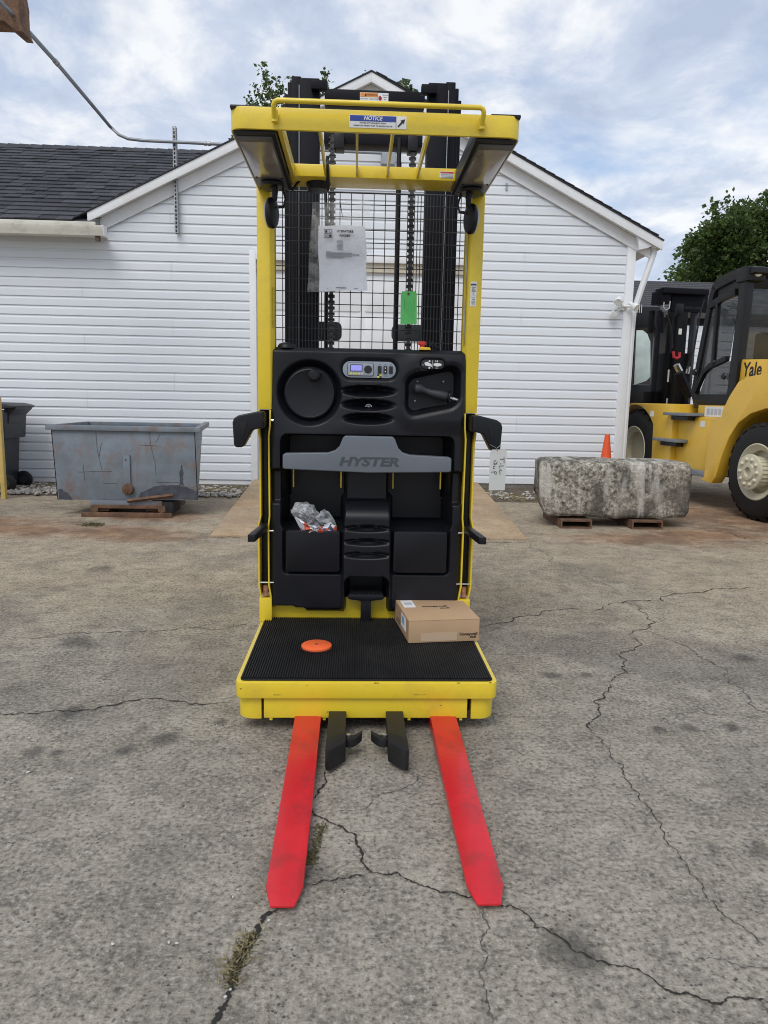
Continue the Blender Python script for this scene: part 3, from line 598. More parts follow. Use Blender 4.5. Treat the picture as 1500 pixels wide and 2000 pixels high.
# light boxes under the two sides, with lens, and hanging round lamps
LENS = mat('smoked_lens', (.30, .265, .225), .3, var=.25, scale=9, coat=.6); LFR = mat('grey_light_frame', (.10, .105, .12), .4, var=.1)
for s in (-1, 1):
    def X_(a): return CX + s*a
    pl = [(X_(.35), 2.668), (X_(.498), 2.668), (X_(.500), 2.70), (X_(.499), 3.33), (X_(.478), 3.375), (X_(.44), 3.382), (X_(.352), 3.34)]
    lb = MB().prism(pl, 2, 2.206, 2.272).build('light_housing', BLK, op, bevel=.005)
    pl2 = [(X_(.366), 2.69), (X_(.490), 2.69), (X_(.491), 3.32), (X_(.475), 3.355), (X_(.366), 3.325)]
    MB().prism(pl2, 2, 2.2015, 2.2065).build('light_frame', LFR, lb, bevel=.002)
    g_ = []
    for i in range(9):
        a = i/8; row = []
        for j in range(7):
            c_ = j/6; row.append((X_(.372+.117*c_), 2.735+.41*a, 2.2010 - .016*math.sin(math.pi*min(1, a*1.05))**.5*math.sin(math.pi*c_)**.6))
        g_.append(row)
    MB().sheet(g_).build('lens', LENS, lb)
    MB().lathe([(0, 0), (.05, 0), (.052, .012), (.044, .02), (0, .02)], (X_(.425), 3.215, 2.182), (0, 0, 1), 24).build('lamp_mount', BLK, lb)
    for q in ((.378, 3.15), (.482, 3.15), (.378, 3.27), (.484, 3.30)): MB().lathe([(0, -.003), (.004, -.003), (.004, 0)], (X_(q[0]), q[1], 2.2012), (0, 0, 1), 8).build('screw', BLKS, lb)
    wl = MB().lathe([(0, -.022), (.030, -.022), (.043, -.016), (.047, -.006), (.047, .004), (.044, .008), (0, .008)], (X_(.432), 3.235, 2.078), (s*.93, .34, 0), 28).build('work_lamp', BLK, op)
    wl.scale = (1, 1, 1.35); wl.location.z -= .012
    MB().lathe([(0, .0085), (.043, .0085), (.045, .0125), (.040, .016), (0, .017)], (X_(.432), 3.235, 2.078), (s*.93, .34, 0), 28).build('lamp_lens', mat('clear_lens', (.55, .57, .6), .15, coat=.5), wl)
    MB().tube([(X_(.425), 3.22, 2.185), (X_(.425), 3.222, 2.165), (X_(.415), 3.225, 2.14), (X_(.418), 3.23, 2.115)], [.02, .017, .014, .012], 10).build('lamp_bracket', BLK, wl)
    MB().tube([(X_(.41), 3.23, 2.17), (X_(.385), 3.24, 2.155), (X_(.372), 3.245, 2.125), (X_(.38), 3.245, 2.10), (X_(.402), 3.24, 2.098)], .005, 8).build('cable', RUB, wl)
# black cap on the rear beam and its cable
MB().lathe([(.055, 0), (.052, -.012), (.046, -.03), (0, -.03)], (CX-.235, 3.30, 2.226), (0, 0, 1), 24).build('fan_housing', BLK, op)
MB().tube([(CX-.35, 3.33, 2.205), (CX-.32, 3.28, 2.225), (CX-.285, 3.25, 2.247), (CX-.255, 3.23, 2.252), (CX-.235, 3.24, 2.24), (CX-.23, 3.26, 2.222)], .0055, 8).build('lamp_cable', RUB, op)
MB().tube([(CX-.19, 3.22, 2.30), (CX-.192, 3.19, 2.27), (CX-.188, 3.185, 2.235), (CX-.19, 3.2, 2.20), (CX-.19, 3.23, 2.18)], [.004, .008, .006, .009, .005], 8).build('cable_clip', BLKS, op)
# --- stickers on the guard
def sticker(name, x0, x1, z0, z1, Y, par, mt=WHITE): return MB().box(CX+x0, CX+x1, Y-.0012, Y+.002, z0, z1).build(name, mt, par)
yk = 2.65; ns = sticker('notice_sticker', -.094, .104, 2.2305, 2.272, yk-.0005, gf)
def flat(name, mt, x0, x1, z0, z1, Y, par): return MB().box(CX+x0, CX+x1, Y-.0005, Y+.0006, z0, z1).build(name, mt, par, smooth=False)
flat('blue_band', BLUE, -.092, .067, 2.252, 2.2705, yk-.0019, ns); flat('black_rule', INK, .067, .0685, 2.2315, 2.271, yk-.0019, ns)
text('notice_lettering', 'NOTICE', .0175, WHITE, ns, (CX-.0125, yk-.0028, 2.2612), bold=.02, shear=.2)
text('notice_line', 'TETHER ATTACHMENT POINT', .0062, INK, ns, (CX-.0125, yk-.0022, 2.2465), stretch=1.1); text('notice_line', 'OPERATOR WEIGHT NOT TO EXCEED 300 LBS', .0056, INK, ns, (CX-.0125, yk-.0022, 2.2375), stretch=1.15)
a = [(.072, 2.239), (.0755, 2.2355), (.090, 2.250), (.0935, 2.2465), (.0985, 2.263), (.082, 2.258), (.0855, 2.2545)]
MB().prism([(CX+x_+.001, z_) for x_, z_ in a], 1, yk-.0026, yk-.0016).build('arrow', INK, ns, smooth=False)
ws = sticker('warning_sticker', .285, .345, 2.236, 2.263, 3.1995, gf); flat('red_band', STKR, .287, .343, 2.255, 2.2615, 3.1985-.0006, ws)
for i in range(3): flat('print_line', GINK, .289, .341, 2.2385+i*.0052, 2.2402+i*.0052, 3.1979, ws)
ps = sticker('inspection_label', .463, .491, 1.735, 1.845, PY0, op)
text('label_lettering', 'sohu', .013, INK, ps, (CX+.477, PY0-.002, 1.833), bold=.05)
for z_ in (1.822, 1.819, 1.806, 1.803, 1.80, 1.786, 1.776, 1.757, 1.752, 1.747, 1.742): flat('print_line', GINK, .467+(z_*977 % 1)*.003, .487, z_-.0006, z_+.0006, PY0-.0019, ps)
text('label_number', '24.2', .009, INK, ps, (CX+.477, PY0-.002, 1.812)); text('label_number', '100', .010, INK, ps, (CX+.477, PY0-.002, 1.7655)); text('label_number', 'D', .007, INK, ps, (CX+.477, PY0-.002, 1.793))
# silver strip inside the right post
MB().box(CX+.4395, CX+.4425, PY0+.004, PY0+.016, 1.56, 2.08).build('edge_strip', GALV, op); MB().box(CX-.4425, CX-.4395, PY0+.004, PY0+.016, 1.62, 1.80).build('edge_strip', mat('grey_label', (.3, .27, .2), .6, var=.4, scale=60), op)
# --- mast
MX = .070
ms = MB().box(MX-.245, MX+.26, 3.86, 3.93, 2.762, 2.835).build('mast_crosshead', BLKM, op, bevel=.006)
for s in (-1, 1):
    for (x0, x1, y0, y1, zt_) in ((.262, .357, 3.70, 3.79, 2.815), (.357, .405, 3.79, 3.90, 2.858), (.402, .428, 3.84, 3.95, 2.85), (.426, .448, 3.88, 4.0, 2.81)):
        MB().box(MX+s*x0, MX+s*x1, y0, y1, .06, zt_).build('mast_rail', BLKM, op, bevel=.005)
    MB().box(MX+s*.225, MX+s*.30, 3.66, 3.70, 2.752, 2.792).build('mast_bracket', BLKM, op, bevel=.004)
    MB().lathe([(0, 0), (.018, 0), (.018, .02), (0, .02)], (MX+s*.245, 3.82, 2.70), (0, -1, 0), 16).build('mast_roller', BLKS, op)
    MB().box(MX+s*.358, MX+s*.361, 3.694, 3.699, 1.5, 2.78).build('rail_wear_strip', GALV, op)
bx('lower_crosshead', BLKM, -.23, .25, 3.70, 3.80, 2.525, 2.58, bevel=.005); bx('chain_anchor', BLKS, -.18, -.13, 3.66, 3.74, 2.49, 2.56, bevel=.006); bx('chain_anchor', BLKS, .175, .225, 3.66, 3.74, 2.49, 2.56, bevel=.006)
sk = MB().box(MX-.068, MX+.075, 3.8585, 3.861, 2.781, 2.822).build('mast_warning_sticker', WHITE, ms)
MB().box(MX-.066, MX+.020, 3.857, 3.8588, 2.802, 2.8205).build('orange_band', ORNG, sk); MB().box(MX+.0215, MX+.0225, 3.857, 3.8588, 2.783, 2.8205).build('black_rule', INK, sk)
text('warning_lettering', 'WARNING', .0125, INK, sk, (MX-.012, 3.8565, 2.811), shear=.15); text('warning_line', 'MOVING MAST - CRUSH POINTS', .0078, INK, sk, (MX-.023, 3.8583, 2.792), stretch=.9)
MB().prism([(MX-.045, 2.805), (MX-.034, 2.805), (MX-.0395, 2.817)], 1, 3.856, 3.8572).build('triangle', INK, sk, smooth=False)
for i, s_ in enumerate(('Keep hands', 'clear of', 'mast')): text('warning_line', s_, .0072, INK, sk, (MX+.059, 3.8583, 2.813-.0105*i), stretch=.85)
for (dx, dz, r_) in ((.032, .802, .007), (.038, .796, .006), (.033, .79, .0045), (.029, .795, .004)): MB().lathe([(0, 0), (r_, 0), (r_, .001), (0, .001)], (MX+dx, 3.8585, 2+dz), (0, -1, 0), 10).build('pictogram', STKR, sk)
# chains: leaf links one by one
CHN = mat('oily_chain_steel', (.06, .056, .055), .35, metal=.8, var=.4, scale=60)
lk = MB(); lk.prism([(x_*.0105, z_) for x_, z_ in ((-.75, -.017), (.75, -.017), (1, -.011), (.62, 0), (1, .011), (.75, .017), (-.75, .017), (-1, .011), (-.62, 0), (-1, -.011))], 1, -.010, -.005)
lk.prism([(x_*.0105, z_) for x_, z_ in ((-.75, -.017), (.75, -.017), (1, -.011), (.62, 0), (1, .011), (.75, .017), (-.75, .017), (-1, .011), (-.62, 0), (-1, -.011))], 1, .004, .009)
lk.cyl((-.014, 0, .011), (.014, 0, .011), .0045, 8); lk.cyl((-.014, 0, -.011), (.014, 0, -.011), .0045, 8)
lsrc = lk.build('chain_link', CHN, origin=(0, 0, 0)); lmesh = lsrc.data; bpy.data.objects.remove(lsrc)
for X in (-.128, .262):
    ch = MB().box(X-.006, X+.006, 3.679, 3.687, 1.40, 2.56).build('lift_chain', CHN, op)
    z_ = 1.42
    while z_ < 2.54: inst(lmesh, 'chain_link', ch, (X, 3.680, z_), scale=(1.25, 1, 1)); z_ += .0285
MB().cyl((.196, 3.70, 1.3), (.196, 3.70, 2.56), .0115, 10).build('hydraulic_hose', RUB, op); MB().tube([(-.155, 3.70, 1.3), (-.152, 3.70, 2.1), (-.16, 3.69, 2.3), (-.15, 3.68, 2.46)], .008, 8).build('hydraulic_hose', RUB, op)
MB().cyl((.205, 3.74, 1.3), (.205, 3.74, 2.46), .007, 8).build('hydraulic_hose', RUB, op)
# grey pads seen low behind the mesh
PAD = mat('slate_pad', (.07, .085, .095), .5, var=.1)
MB().prism(rrect(-.30, -.082, 1.62, 1.72, .03), 1, 4.05, 4.09).build('rear_pad', PAD, op, bevel=.006); MB().prism(rrect(.195, .42, 1.625, 1.715, .03), 1, 4.05, 4.09).build('rear_pad', PAD, op, bevel=.006)
bx('pad_arm', BLKM, -.36, -.30, 3.9, 4.10, 1.5, 1.70); bx('pad_arm', BLKM, .36, .42, 3.9, 4.10, 1.5, 1.70)
# power unit behind the mast (hidden from the front)
bx('power_unit', YEL, -.46, .46, 4.02, 5.1, .10, 1.05, bevel=.03); bx('battery_cover', BLK, -.44, .44, 4.05, 4.6, 1.05, 1.12, bevel=.015)
for s in (-1, 1):
    MB().lathe([(0, -.06), (.12, -.06), (.13, -.05), (.13, .05), (.12, .06), (0, .06)], (CX+s*.36, 4.9, .13), (1, 0, 0), 20).build('drive_wheel', RUB, op)
    MB().lathe([(0, -.05), (.06, -.05), (.065, 0), (.06, .05), (0, .05)], (CX+s*.30, 3.75, .065), (1, 0, 0), 16).build('load_wheel', RUB, op)
# --- wire screen
WIR = mat('black_wire', (.018, .018, .02), .45)
mesh_ = empty('tmp', (0, 0, 0), '', '') ; bpy.data.objects.remove(mesh_)
SY = 3.555; zlo, zhi = 1.45, 2.262; xl, xr_ = -.392, .527
fr = MB().tube([(xl, SY, zlo), (xl, SY, zhi-.015), (xl+.004, SY, zhi-.004), (xl+.015, SY, zhi), (xr_-.03, SY, zhi), (xr_-.008, SY, zhi-.006), (xr_, SY, zhi-.025), (xr_, SY, zlo)], .0042, 8).build('wire_screen', WIR, op)
vw = MB().cyl((0, 0, 0), (0, 0, zhi-zlo), .0023, 6).build('wire', WIR, origin=(0, 0, 0)); vwm = vw.data; hw = MB().cyl((0, 0, 0), (xr_-xl, 0, 0), .0024, 6).build('wire', WIR, origin=(0, 0, 0)); hwm = hw.data
bpy.data.objects.remove(vw); bpy.data.objects.remove(hw)
xs = [xl+.036, xr_-.038] + list(np.arange(-.322, -.128, .0152)) + list(np.arange(-.085, .25, .0535)) + list(np.arange(.268, .452, .0152))
for x in xs: inst(vwm, 'wire', fr, (x, SY-.004, zlo))
z_ = zhi-.052
while z_ > zlo: inst(hwm, 'wire', fr, (xl, SY+.001, z_)); z_ -= .0575
for x, z_ in ((-.42, 1.80), (.542, 1.795)):
    MB().tube([(x-.02, SY-.06, z_), (x+.03, SY-.03, z_+.004), (x+.03, SY-.03, z_-.012), (x-.01, SY-.05, z_-.012)], .003, 6).build('screen_clip', WIR, fr)
    MB().lathe([(0, 0), (.009, 0), (.009, .01), (0, .012)], (x-.01, SY-.07, z_-.004), (0, -1, 0), 8).build('screen_bolt', CHROME, fr)

# --- molded console: one surface with recesses
def sm(d, w): t_ = np.clip(d/w*.5+.5, 0, 1); return 1-(t_*t_*(3-2*t_))          # 1 inside, 0 outside
def sd_box(x, z, cx, cz, hx, hz, r):
    qx = np.abs(x-cx)-hx+r; qz = np.abs(z-cz)-hz+r
    return np.hypot(np.maximum(qx, 0), np.maximum(qz, 0)) + np.minimum(np.maximum(qx, qz), 0) - r
def sd_ell(x, z, cx, cz, a, b_): k_ = np.hypot((x-cx)/a, (z-cz)/b_); return (k_-1)*np.minimum(a, b_)
def console_depth(x, z):
    d = np.zeros_like(x)
    edge = sd_box(x, z, 0, .901, .462, .632, .022); d += .03*(1-sm(edge+.006, .016))
    # outline of the upper panel: faces lean back a little to the top, slight swell
    d += .02*np.clip((z-1.12)/.4, 0, 1)
    # faint vertical crease left of the controls, raised pod right
    d -= .010*sm(sd_box(x, z, .0, 1.34, .155, .40, .05), .05)
    d -= .016*sm(sd_box(x, z, .33, 1.345, .19, .175, .10), .045)
    dish = np.hypot(x+.277, z-1.325); d += .052*sm(dish-.140, .018) + .006*sm(dish-.165, .05)
    d += .016*sm(sd_box(x, z, .003, 1.437, .132, .046, .046), .012)
    for cz, a in ((1.338, .108), (1.274, .104), (1.210, .098)):
        e = sd_ell(x, z, -.001, cz, a, .0225); up_ = np.clip((z-cz)/.022*.5+.5, 0, 1); d += (.026+.050*up_)*sm(e, .0075)
    e = sd_ell(x, z, -.001, 1.168, .10, .03); d -= .006*sm(e, .03)
    # pocket for the control handle: rounded, lower edge rising to the right
    zz_ = z - np.clip((x-.20)*.22, 0, .06); e = sd_box(x, zz_, .302, 1.325, .120, .088, .045); d += .014*sm(e-.016, .018) + .095*sm(e, .012)
    d += .012*sm(sd_box(x, z, .297, 1.468, .058, .024, .024), .008)
    # middle opening above the bins
    e = np.maximum(sd_box(x, z, 0, .90, .402, .226, .03), -(z-.68)); d = np.where(e < .02, d*(1-sm(e, .012)) + .275*sm(e, .010), d)
    # narrower side pillars below the shoulder
    for s in (-1, 1): d += .035*sm(sd_box(x, z, s*.44, .885, .045, .078, .004), .008)
    # centre column and plate above it
    col = sd_box(x, z, .004, .55, .118, .268, .02); kcol = sm(col, .014)
    curve = .10*np.clip((z-.735)/.085, 0, 1)**2
    vents = np.zeros_like(x)
    for cz in (.690, .624, .560):
        e = sd_ell(x, z, .004, cz, .098, .0145); u_ = np.clip((z-cz)/.014*.5+.5, 0, 1); vents += (.014+.020*u_)*sm(e, .005)
    d = d*(1-kcol) + (-.035+curve+vents)*kcol
    pl = sd_box(x, z, .0, .90, .104, .09, .006); d = np.where((z > .815), d*(1-sm(pl, .008)) + .085*sm(pl, .008), d)
    # recessed frames round the two bins
    for s in (-1, 1): 
        e = sd_box(x, z, s*.2585+.002, .575, .140, .112, .018); d += .020*sm(e, .010)*(z < .70)
    # foot tunnel
    e = sd_box(x, z, .004, .33, .098, .115, .035); d = d*(1-sm(e, .014)) + .16*sm(e, .014)
    # lower edge scallops
    for cx_, w_ in ((-.40, .055), (.40, .055)): d += .06*sm(sd_box(x, z, cx_, .27, w_, .022, .012), .01)
    d += .06*sm(sd_box(x, z, -.33, .272, .035, .012, .01), .008)
    return d
KY = 3.372; nx_, nz_ = 232, 306
X2, Z2 = np.meshgrid(np.linspace(-.462, .462, nx_), np.linspace(.268, 1.534, nz_)); D2 = console_depth(X2, Z2)
V = np.stack([X2+CX, KY+D2, Z2], -1).reshape(-1, 3).tolist()
Fc = [(i*nx_+j, i*nx_+j+1, (i+1)*nx_+j+1, (i+1)*nx_+j) for i in range(nz_-1) for j in range(nx_-1)]
loop = [j for j in range(nx_)] + [i*nx_+nx_-1 for i in range(1, nz_)] + [(nz_-1)*nx_+j for j in range(nx_-2, -1, -1)] + [i*nx_ for i in range(nz_-2, 0, -1)]
o0 = len(V); V += [(V[i][0], 3.662, V[i][2]) for i in loop]; nl = len(loop)
Fc += [(loop[(i+1) % nl], loop[i], o0+i, o0+(i+1) % nl) for i in range(nl)]; Fc.append(tuple(o0+i for i in range(nl)))
b = MB(); b.v = V; b.f = Fc
con = b.build('console', BLK, op, angle=62)
# steering disc with spinner knob
swc = Vector((CX-.277, KY+.062, 1.322))
sw = MB().lathe([(0, -.03), (.112, -.03), (.1185, -.02), (.1185, .018), (.116, .023), (.110, .025), (.106, .0235), (0, .0245)], swc, (0, -1, 0), 56).build('steering_wheel', BLK, op)
MB().lathe([(.018, 0), (.018, .02), (.026, .03), (.029, .045), (.027, .062), (.018, .07), (0, .071)], swc + Vector((.022, 0, .083)), (0, -1, 0), 28).build('spinner_knob', BLK, sw)
# display plate
PLT = mat('silver_blue_panel', (.28, .32, .38), .4, var=.05)
dp = MB().prism([(CX+x_, z_) for x_, z_ in rrect(-.122, .126, 1.400, 1.475, .036, 8)], 1, KY+.012, KY+.03).build('display_panel', PLT, op, bevel=.002)
yb = KY+.012
MB().prism([(CX+x_, z_) for x_, z_ in rrect(-.100, .022, 1.408, 1.468, .008)], 1, yb-.0035, yb+.001).build('display_bezel', INK, dp, bevel=.001)
MB().prism([(CX+x_, z_) for x_, z_ in rrect(-.098, .020, 1.410, 1.466, .007)], 1, yb-.005, yb-.003).build('display_face', mat('silver_face', (.36, .39, .43), .4), dp, bevel=.001)
MB().prism([(CX+x_, z_) for x_, z_ in rrect(-.087, -.030, 1.428, 1.460, .003)], 1, yb-.0058, yb-.0045).build('screen_border', mat('dark_blue_border', (.03, .04, .16), .3), dp)
scm = bpy.data.materials.new('lcd'); scm.use_nodes = True; q = scm.node_tree.nodes['Principled BSDF']; q.inputs['Base Color'].default_value = (.2, .2, .55, 1); q.inputs['Emission Color'].default_value = (.33, .33, .85, 1); q.inputs['Emission Strength'].default_value = .45; q.inputs['Roughness'].default_value = .2
MB().box(CX-.0835, CX-.0335, yb-.0064, yb-.0056, 1.4315, 1.4565).build('screen', scm, dp)
LED = mat('yellow_print', (.72, .70, .05), .5)
for i in range(5): MB().lathe([(0, 0), (.0046, 0), (.0046, .001), (0, .001)], (CX-.083+i*.0125, yb-.005, 1.4185), (0, -1, 0), 10).build('indicator', LED if i < 3 else mat('pale_print', (.6, .62, .4), .5), dp)
MB().lathe([(0, 0), (.0185, 0), (.0175, .003), (0, .0035)], (CX-.004, yb-.005, 1.438), (0, -1, 0), 24).build('keypad', INK, dp)
for i in range(8): w = R(45*i); MB().lathe([(0, 0), (.0035, 0), (.0035, .0012), (0, .0012)], (CX-.004+.012*math.cos(w), yb-.0083, 1.438+.012*math.sin(w)), (0, -1, 0), 8).build('key', DGREY, dp)
for i in range(3):
    x = .050+i*.0265; sww = MB().box(CX+x-.0085, CX+x+.0085, yb-.006, yb+.001, 1.421, 1.455).build('rocker_switch', INK, dp, bevel=.002)
    flat('switch_legend', GINK, x-.004, x+.004, 1.4605, 1.4630, yb-.0005, dp)
    if i == 1:
        for z_ in (1.446, 1.430): MB().lathe([(0, 0), (.003, 0), (.003, .0008), (0, .0008)], (CX+x, yb-.006, z_), (0, -1, 0), 8).build('switch_mark', WHITE, sww)
for (a_, c_, m_) in ((.040, 1.405, LED), (.050, 1.405, INK), (.040, 1.413, INK), (.050, 1.413, LED)): flat('code_plate', m_, a_, a_+.0095, c_-.004, c_+.004, yb-.0006, dp)
flat('print_line', GINK, .070, .092, 1.4095, 1.4110, yb-.0005, dp)
# fan shaped badge in the middle vent
MB().prism([(CX+.002+.017*math.cos(R(a_)), 1.262+.017*math.sin(R(a_))) for a_ in range(10, 180, 17)] + [(CX+.002+.0125*math.cos(R(a_)), 1.262+.0125*math.sin(R(a_))) for a_ in range(170, 5, -17)], 1, KY+.028, KY+.03).build('badge', mat('badge_grey', (.4, .4, .42), .5), con)
for a_ in (50, 90, 130): MB().prism([(CX+.002+r_*math.cos(R(a_+d_)), 1.262+r_*math.sin(R(a_+d_))) for r_, d_ in ((.002, -14), (.0095, -14), (.0095, 14), (.002, 14))], 1, KY+.0285, KY+.0300).build('badge', mat('badge_grey', (.4, .4, .42), .5), con)
# pictogram plate
pp = MB().prism([(CX+x_, z_) for x_, z_ in rrect(.243, .352, 1.447, 1.489, .02, 6)], 1, KY+.006, KY+.012).build('pictogram_plate', INK, op, bevel=.001)
yp = KY+.0055
for pts in ([(.258, 1.474), (.272, 1.479), (.288, 1.470), (.293, 1.466), (.293, 1.457), (.279, 1.459), (.262, 1.463)], [(.302, 1.472), (.318, 1.474), (.334, 1.472), (.341, 1.466), (.334, 1.461), (.318, 1.458), (.302, 1.462)], [(.296, 1.450), (.2972, 1.450), (.2972, 1.486), (.296, 1.486)],
            [(.310, 1.478), (.313, 1.478), (.313, 1.486), (.310, 1.486)], [(.317, 1.478), (.320, 1.478), (.320, 1.486), (.317, 1.486)], [(.311, 1.450), (.322, 1.450), (.322, 1.452), (.311, 1.452)], [(.250, 1.464), (.253, 1.469), (.253, 1.459)]):
    MB().prism([(CX+x_, z_) for x_, z_ in pts], 1, yp-.0008, yp+.0006).build('pictogram', WHITE, pp, smooth=False)
for x_, z_ in ((.282, 1.482), (.282, 1.451)): MB().lathe([(0, 0), (.0042, 0), (.0042, .0008), (0, .0008)], (CX+x_, yp, z_), (0, -1, 0), 10).build('pictogram', WHITE, pp)
# control handle in the pocket
hy_ = KY+.035
ch_ = MB().tube([(CX+.216, hy_, 1.356), (CX+.222, hy_, 1.356), (CX+.246, hy_, 1.354), (CX+.250, hy_, 1.352), (CX+.262, hy_, 1.349), (CX+.29, hy_, 1.338), (CX+.33, hy_, 1.330), (CX+.368, hy_, 1.322), (CX+.378, hy_, 1.320)], [.016, .0225, .0235, .021, .015, .0165, .021, .022, .016], 16).build('control_handle', DGREY, op)
MB().lathe([(0, 0), (.030, 0), (.032, .004), (.030, .008), (0, .008)], (CX+.378, hy_, 1.320), (.98, 0, -.2), 18).build('handle_flange', BLK, ch_)
MB().tube([(CX+.386, hy_, 1.316), (CX+.398, hy_, 1.312), (CX+.401, hy_, 1.311), (CX+.428, hy_-.006, 1.304)], [.006, .006, .011, .006], 12).build('lever', CHROME, ch_)
for x_, z_ in ((.225, 1.298), (.235, 1.39), (.36, 1.392)): MB().lathe([(0, 0), (.005, 0), (.004, .003), (0, .003)], (CX+x_, KY+.088, z_), (0, -1, 0), 10).build('screw', GALV, con)
# grey grab bar; dark letter colour paints the shade of a pressed-in name
gp = [(-.396, .977), (-.386, .972), (-.30, .969), (0, .960), (.30, .966), (.384, .968), (.394, .974), (.394, 1.030), (.386, 1.038), (.20, 1.046), (.165, 1.056), (.142, 1.078), (.126, 1.120), (.116, 1.130), (-.106, 1.131), (-.116, 1.122), (-.132, 1.082), (-.152, 1.062), (-.185, 1.051), (-.386, 1.045), (-.396, 1.037)]
gb = MB().prism([(CX+x_, z_) for x_, z_ in gp], 1, 3.325, 3.385).build('grab_bar', GREY, op, bevel=.007, seg=3)
text('maker_lettering', 'HYSTER', .056, mat('pressed_letter_shade', (.055, .062, .075), .6), gb, (CX+.004, 3.3248, 1.010), bold=.045, shear=.22, stretch=1.42, thick=.0007)
# storage bins, open at the top
for s in (-1, 1):
    xa, xb = CX+s*.2585+.002-.129, CX+s*.2585+.002+.129; ya, yb2 = 3.352, 3.52; t_ = .009
    b = MB(); b.prism(rrect(xa, xb, .474, .676, .014), 1, ya, ya+t_)
    fb = b.build('storage_bin', BLK, op, bevel=.005)
    for nm, q in (('bin_side', (xa+.001, xa+t_, ya+t_, yb2, .49, .674)), ('bin_side', (xb-t_, xb-.001, ya+t_, yb2, .49, .674)), ('bin_floor', (xa+t_, xb-t_, ya+t_, yb2, .60, .607))): MB().box(*q).build(nm, BLK, fb)
# yellow strips that show between console and frame
for x in (-.365, -.128, .133, .372): MB().box(CX+x-.003, CX+x+.003, 3.55, 3.57, .86, .965).build('frame_strip', YEL, op)
# brake pedal on its arm
bp_ = MB().prism([(CX-.088, .352), (CX-.08, .340), (CX-.02, .332), (CX+.03, .332), (CX+.085, .340), (CX+.092, .352), (CX+.085, .366), (CX-.08, .366)], 1, 3.345, 3.43).build('brake_pedal', BLK, op, bevel=.006)
for i in range(13): MB().box(CX-.072+i*.0122, CX-.068+i*.0122, 3.342, 3.43, .364, .3705).build('pedal_rib', RUB, bp_)
bx('pedal_arm', BLK, -.022, .028, 3.36, 3.40, .218, .334, bp_, .003)
bx('rear_toe_plate', YEL, -.46, .46, 3.425, 3.436, .2165, .33, None, .003)
# emergency stop, key and black cap on top of the console
es = MB().prism([(CX+.235, 1.534), (CX+.29, 1.534), (CX+.285, 1.546), (CX+.24, 1.548)], 1, 3.40, 3.45).build('emergency_stop', mat('yellow_plastic', (.75, .48, .03), .5), op, bevel=.003)
MB().lathe([(.011, 0), (.011, .012), (.019, .014), (.019, .025), (.014, .029), (0, .030)], (CX+.250, 3.425, 1.545), (0, 0, 1), 20).build('stop_button', mat('red_plastic', (.6, .03, .02), .4), es)
MB().tube([(CX+.285, 3.42, 1.545), (CX+.292, 3.42, 1.565), (CX+.30, 3.42, 1.572), (CX+.306, 3.42, 1.562), (CX+.312, 3.42, 1.55), (CX+.335, 3.42, 1.546)], .0035, 8).build('key', BLKS, es)
MB().lathe([(.045, 0), (.043, .012), (.034, .022), (.015, .027), (0, .027)], (CX-.385, 3.44, 1.530), (0, 0, 1), 24).build('filler_cap', BLK, op)

# ================================================================== LOOSE THINGS ON THE TRUCK
# cardboard box
CARD = mat('corrugated_card', (.43, .285, .165), .8, var=.06, scale=4, bump=.08, bscale=200); CARD2 = mat('card_tape', (.50, .37, .25), .35, var=.05)
A, B, Cc = Vector((.250, 3.045, .2268)), Vector((.574, 3.085, .2268)), Vector((.235, 3.400, .2268)); hgt = .105
ex_ = (B-A); ey_ = Vector((-ex_.y, ex_.x, 0)).normalized()*.345; ang = math.atan2(ex_.y, ex_.x); LX = ex_.length; LYb = .345
cb = empty('cardboard_box', A, 'brown cardboard shipping box lying on the ribbed platform mat', 'box', frame=(0, 0, 0), rz=ang)
body = MB().box(0, LX, 0, LYb, 0, hgt-.003).build('carton_body', CARD, cb, bevel=.002)
MB().box(-.0006, LX+.0006, -.0006, LYb+.0006, hgt-.0035, hgt).build('carton_lid', CARD, cb, bevel=.0012)
MB().box(-.0012, .0, .002, LYb-.002, .004, hgt-.006).build('side_flap', mat('card_side', (.33, .205, .115), .8, var=.08), cb)
lt = MB().box(.018, .075, .20, .315, hgt, hgt+.0006).build('shipping_label', WHITE, cb); MB().box(.028, .065, .235, .28, hgt+.0004, hgt+.0009).build('print_line', mat('pale_grey_ink', (.45, .47, .5), .6), lt)
l2 = MB().box(-.0022, -.0011, .06, .17, .032, .092).build('shipping_label', WHITE, cb); MB().box(-.0026, -.002, .10, .15, .05, .085).build('print_line', mat('blue_grey_ink', (.2, .35, .5), .6), l2)
MB().box(.055, .222, -.0012, -.0004, .006, .045).build('tape', CARD2, cb)
text('carton_lettering', 'Honeywell', .0195, INK, cb, (.276, -.001, .034), bold=.02); text('carton_lettering', 'SALES', .011, INK, cb, (.297, -.001, .0195), bold=.05, shear=.3)
text('carton_lettering', 'Honeywell', .028, INK, cb, (.165, .205, hgt+.0006), yd=(0, 1, 0), bold=.02); text('carton_lettering', 'SALES', .017, INK, cb, (.205, .172, hgt+.0006), yd=(0, 1, 0), bold=.04, shear=.3)
for i in range(2): MB().box(-.0018, -.001, .20+i*.0, .30-i*.03, .02+i*.014, .025+i*.014).build('print_line', INK, cb)
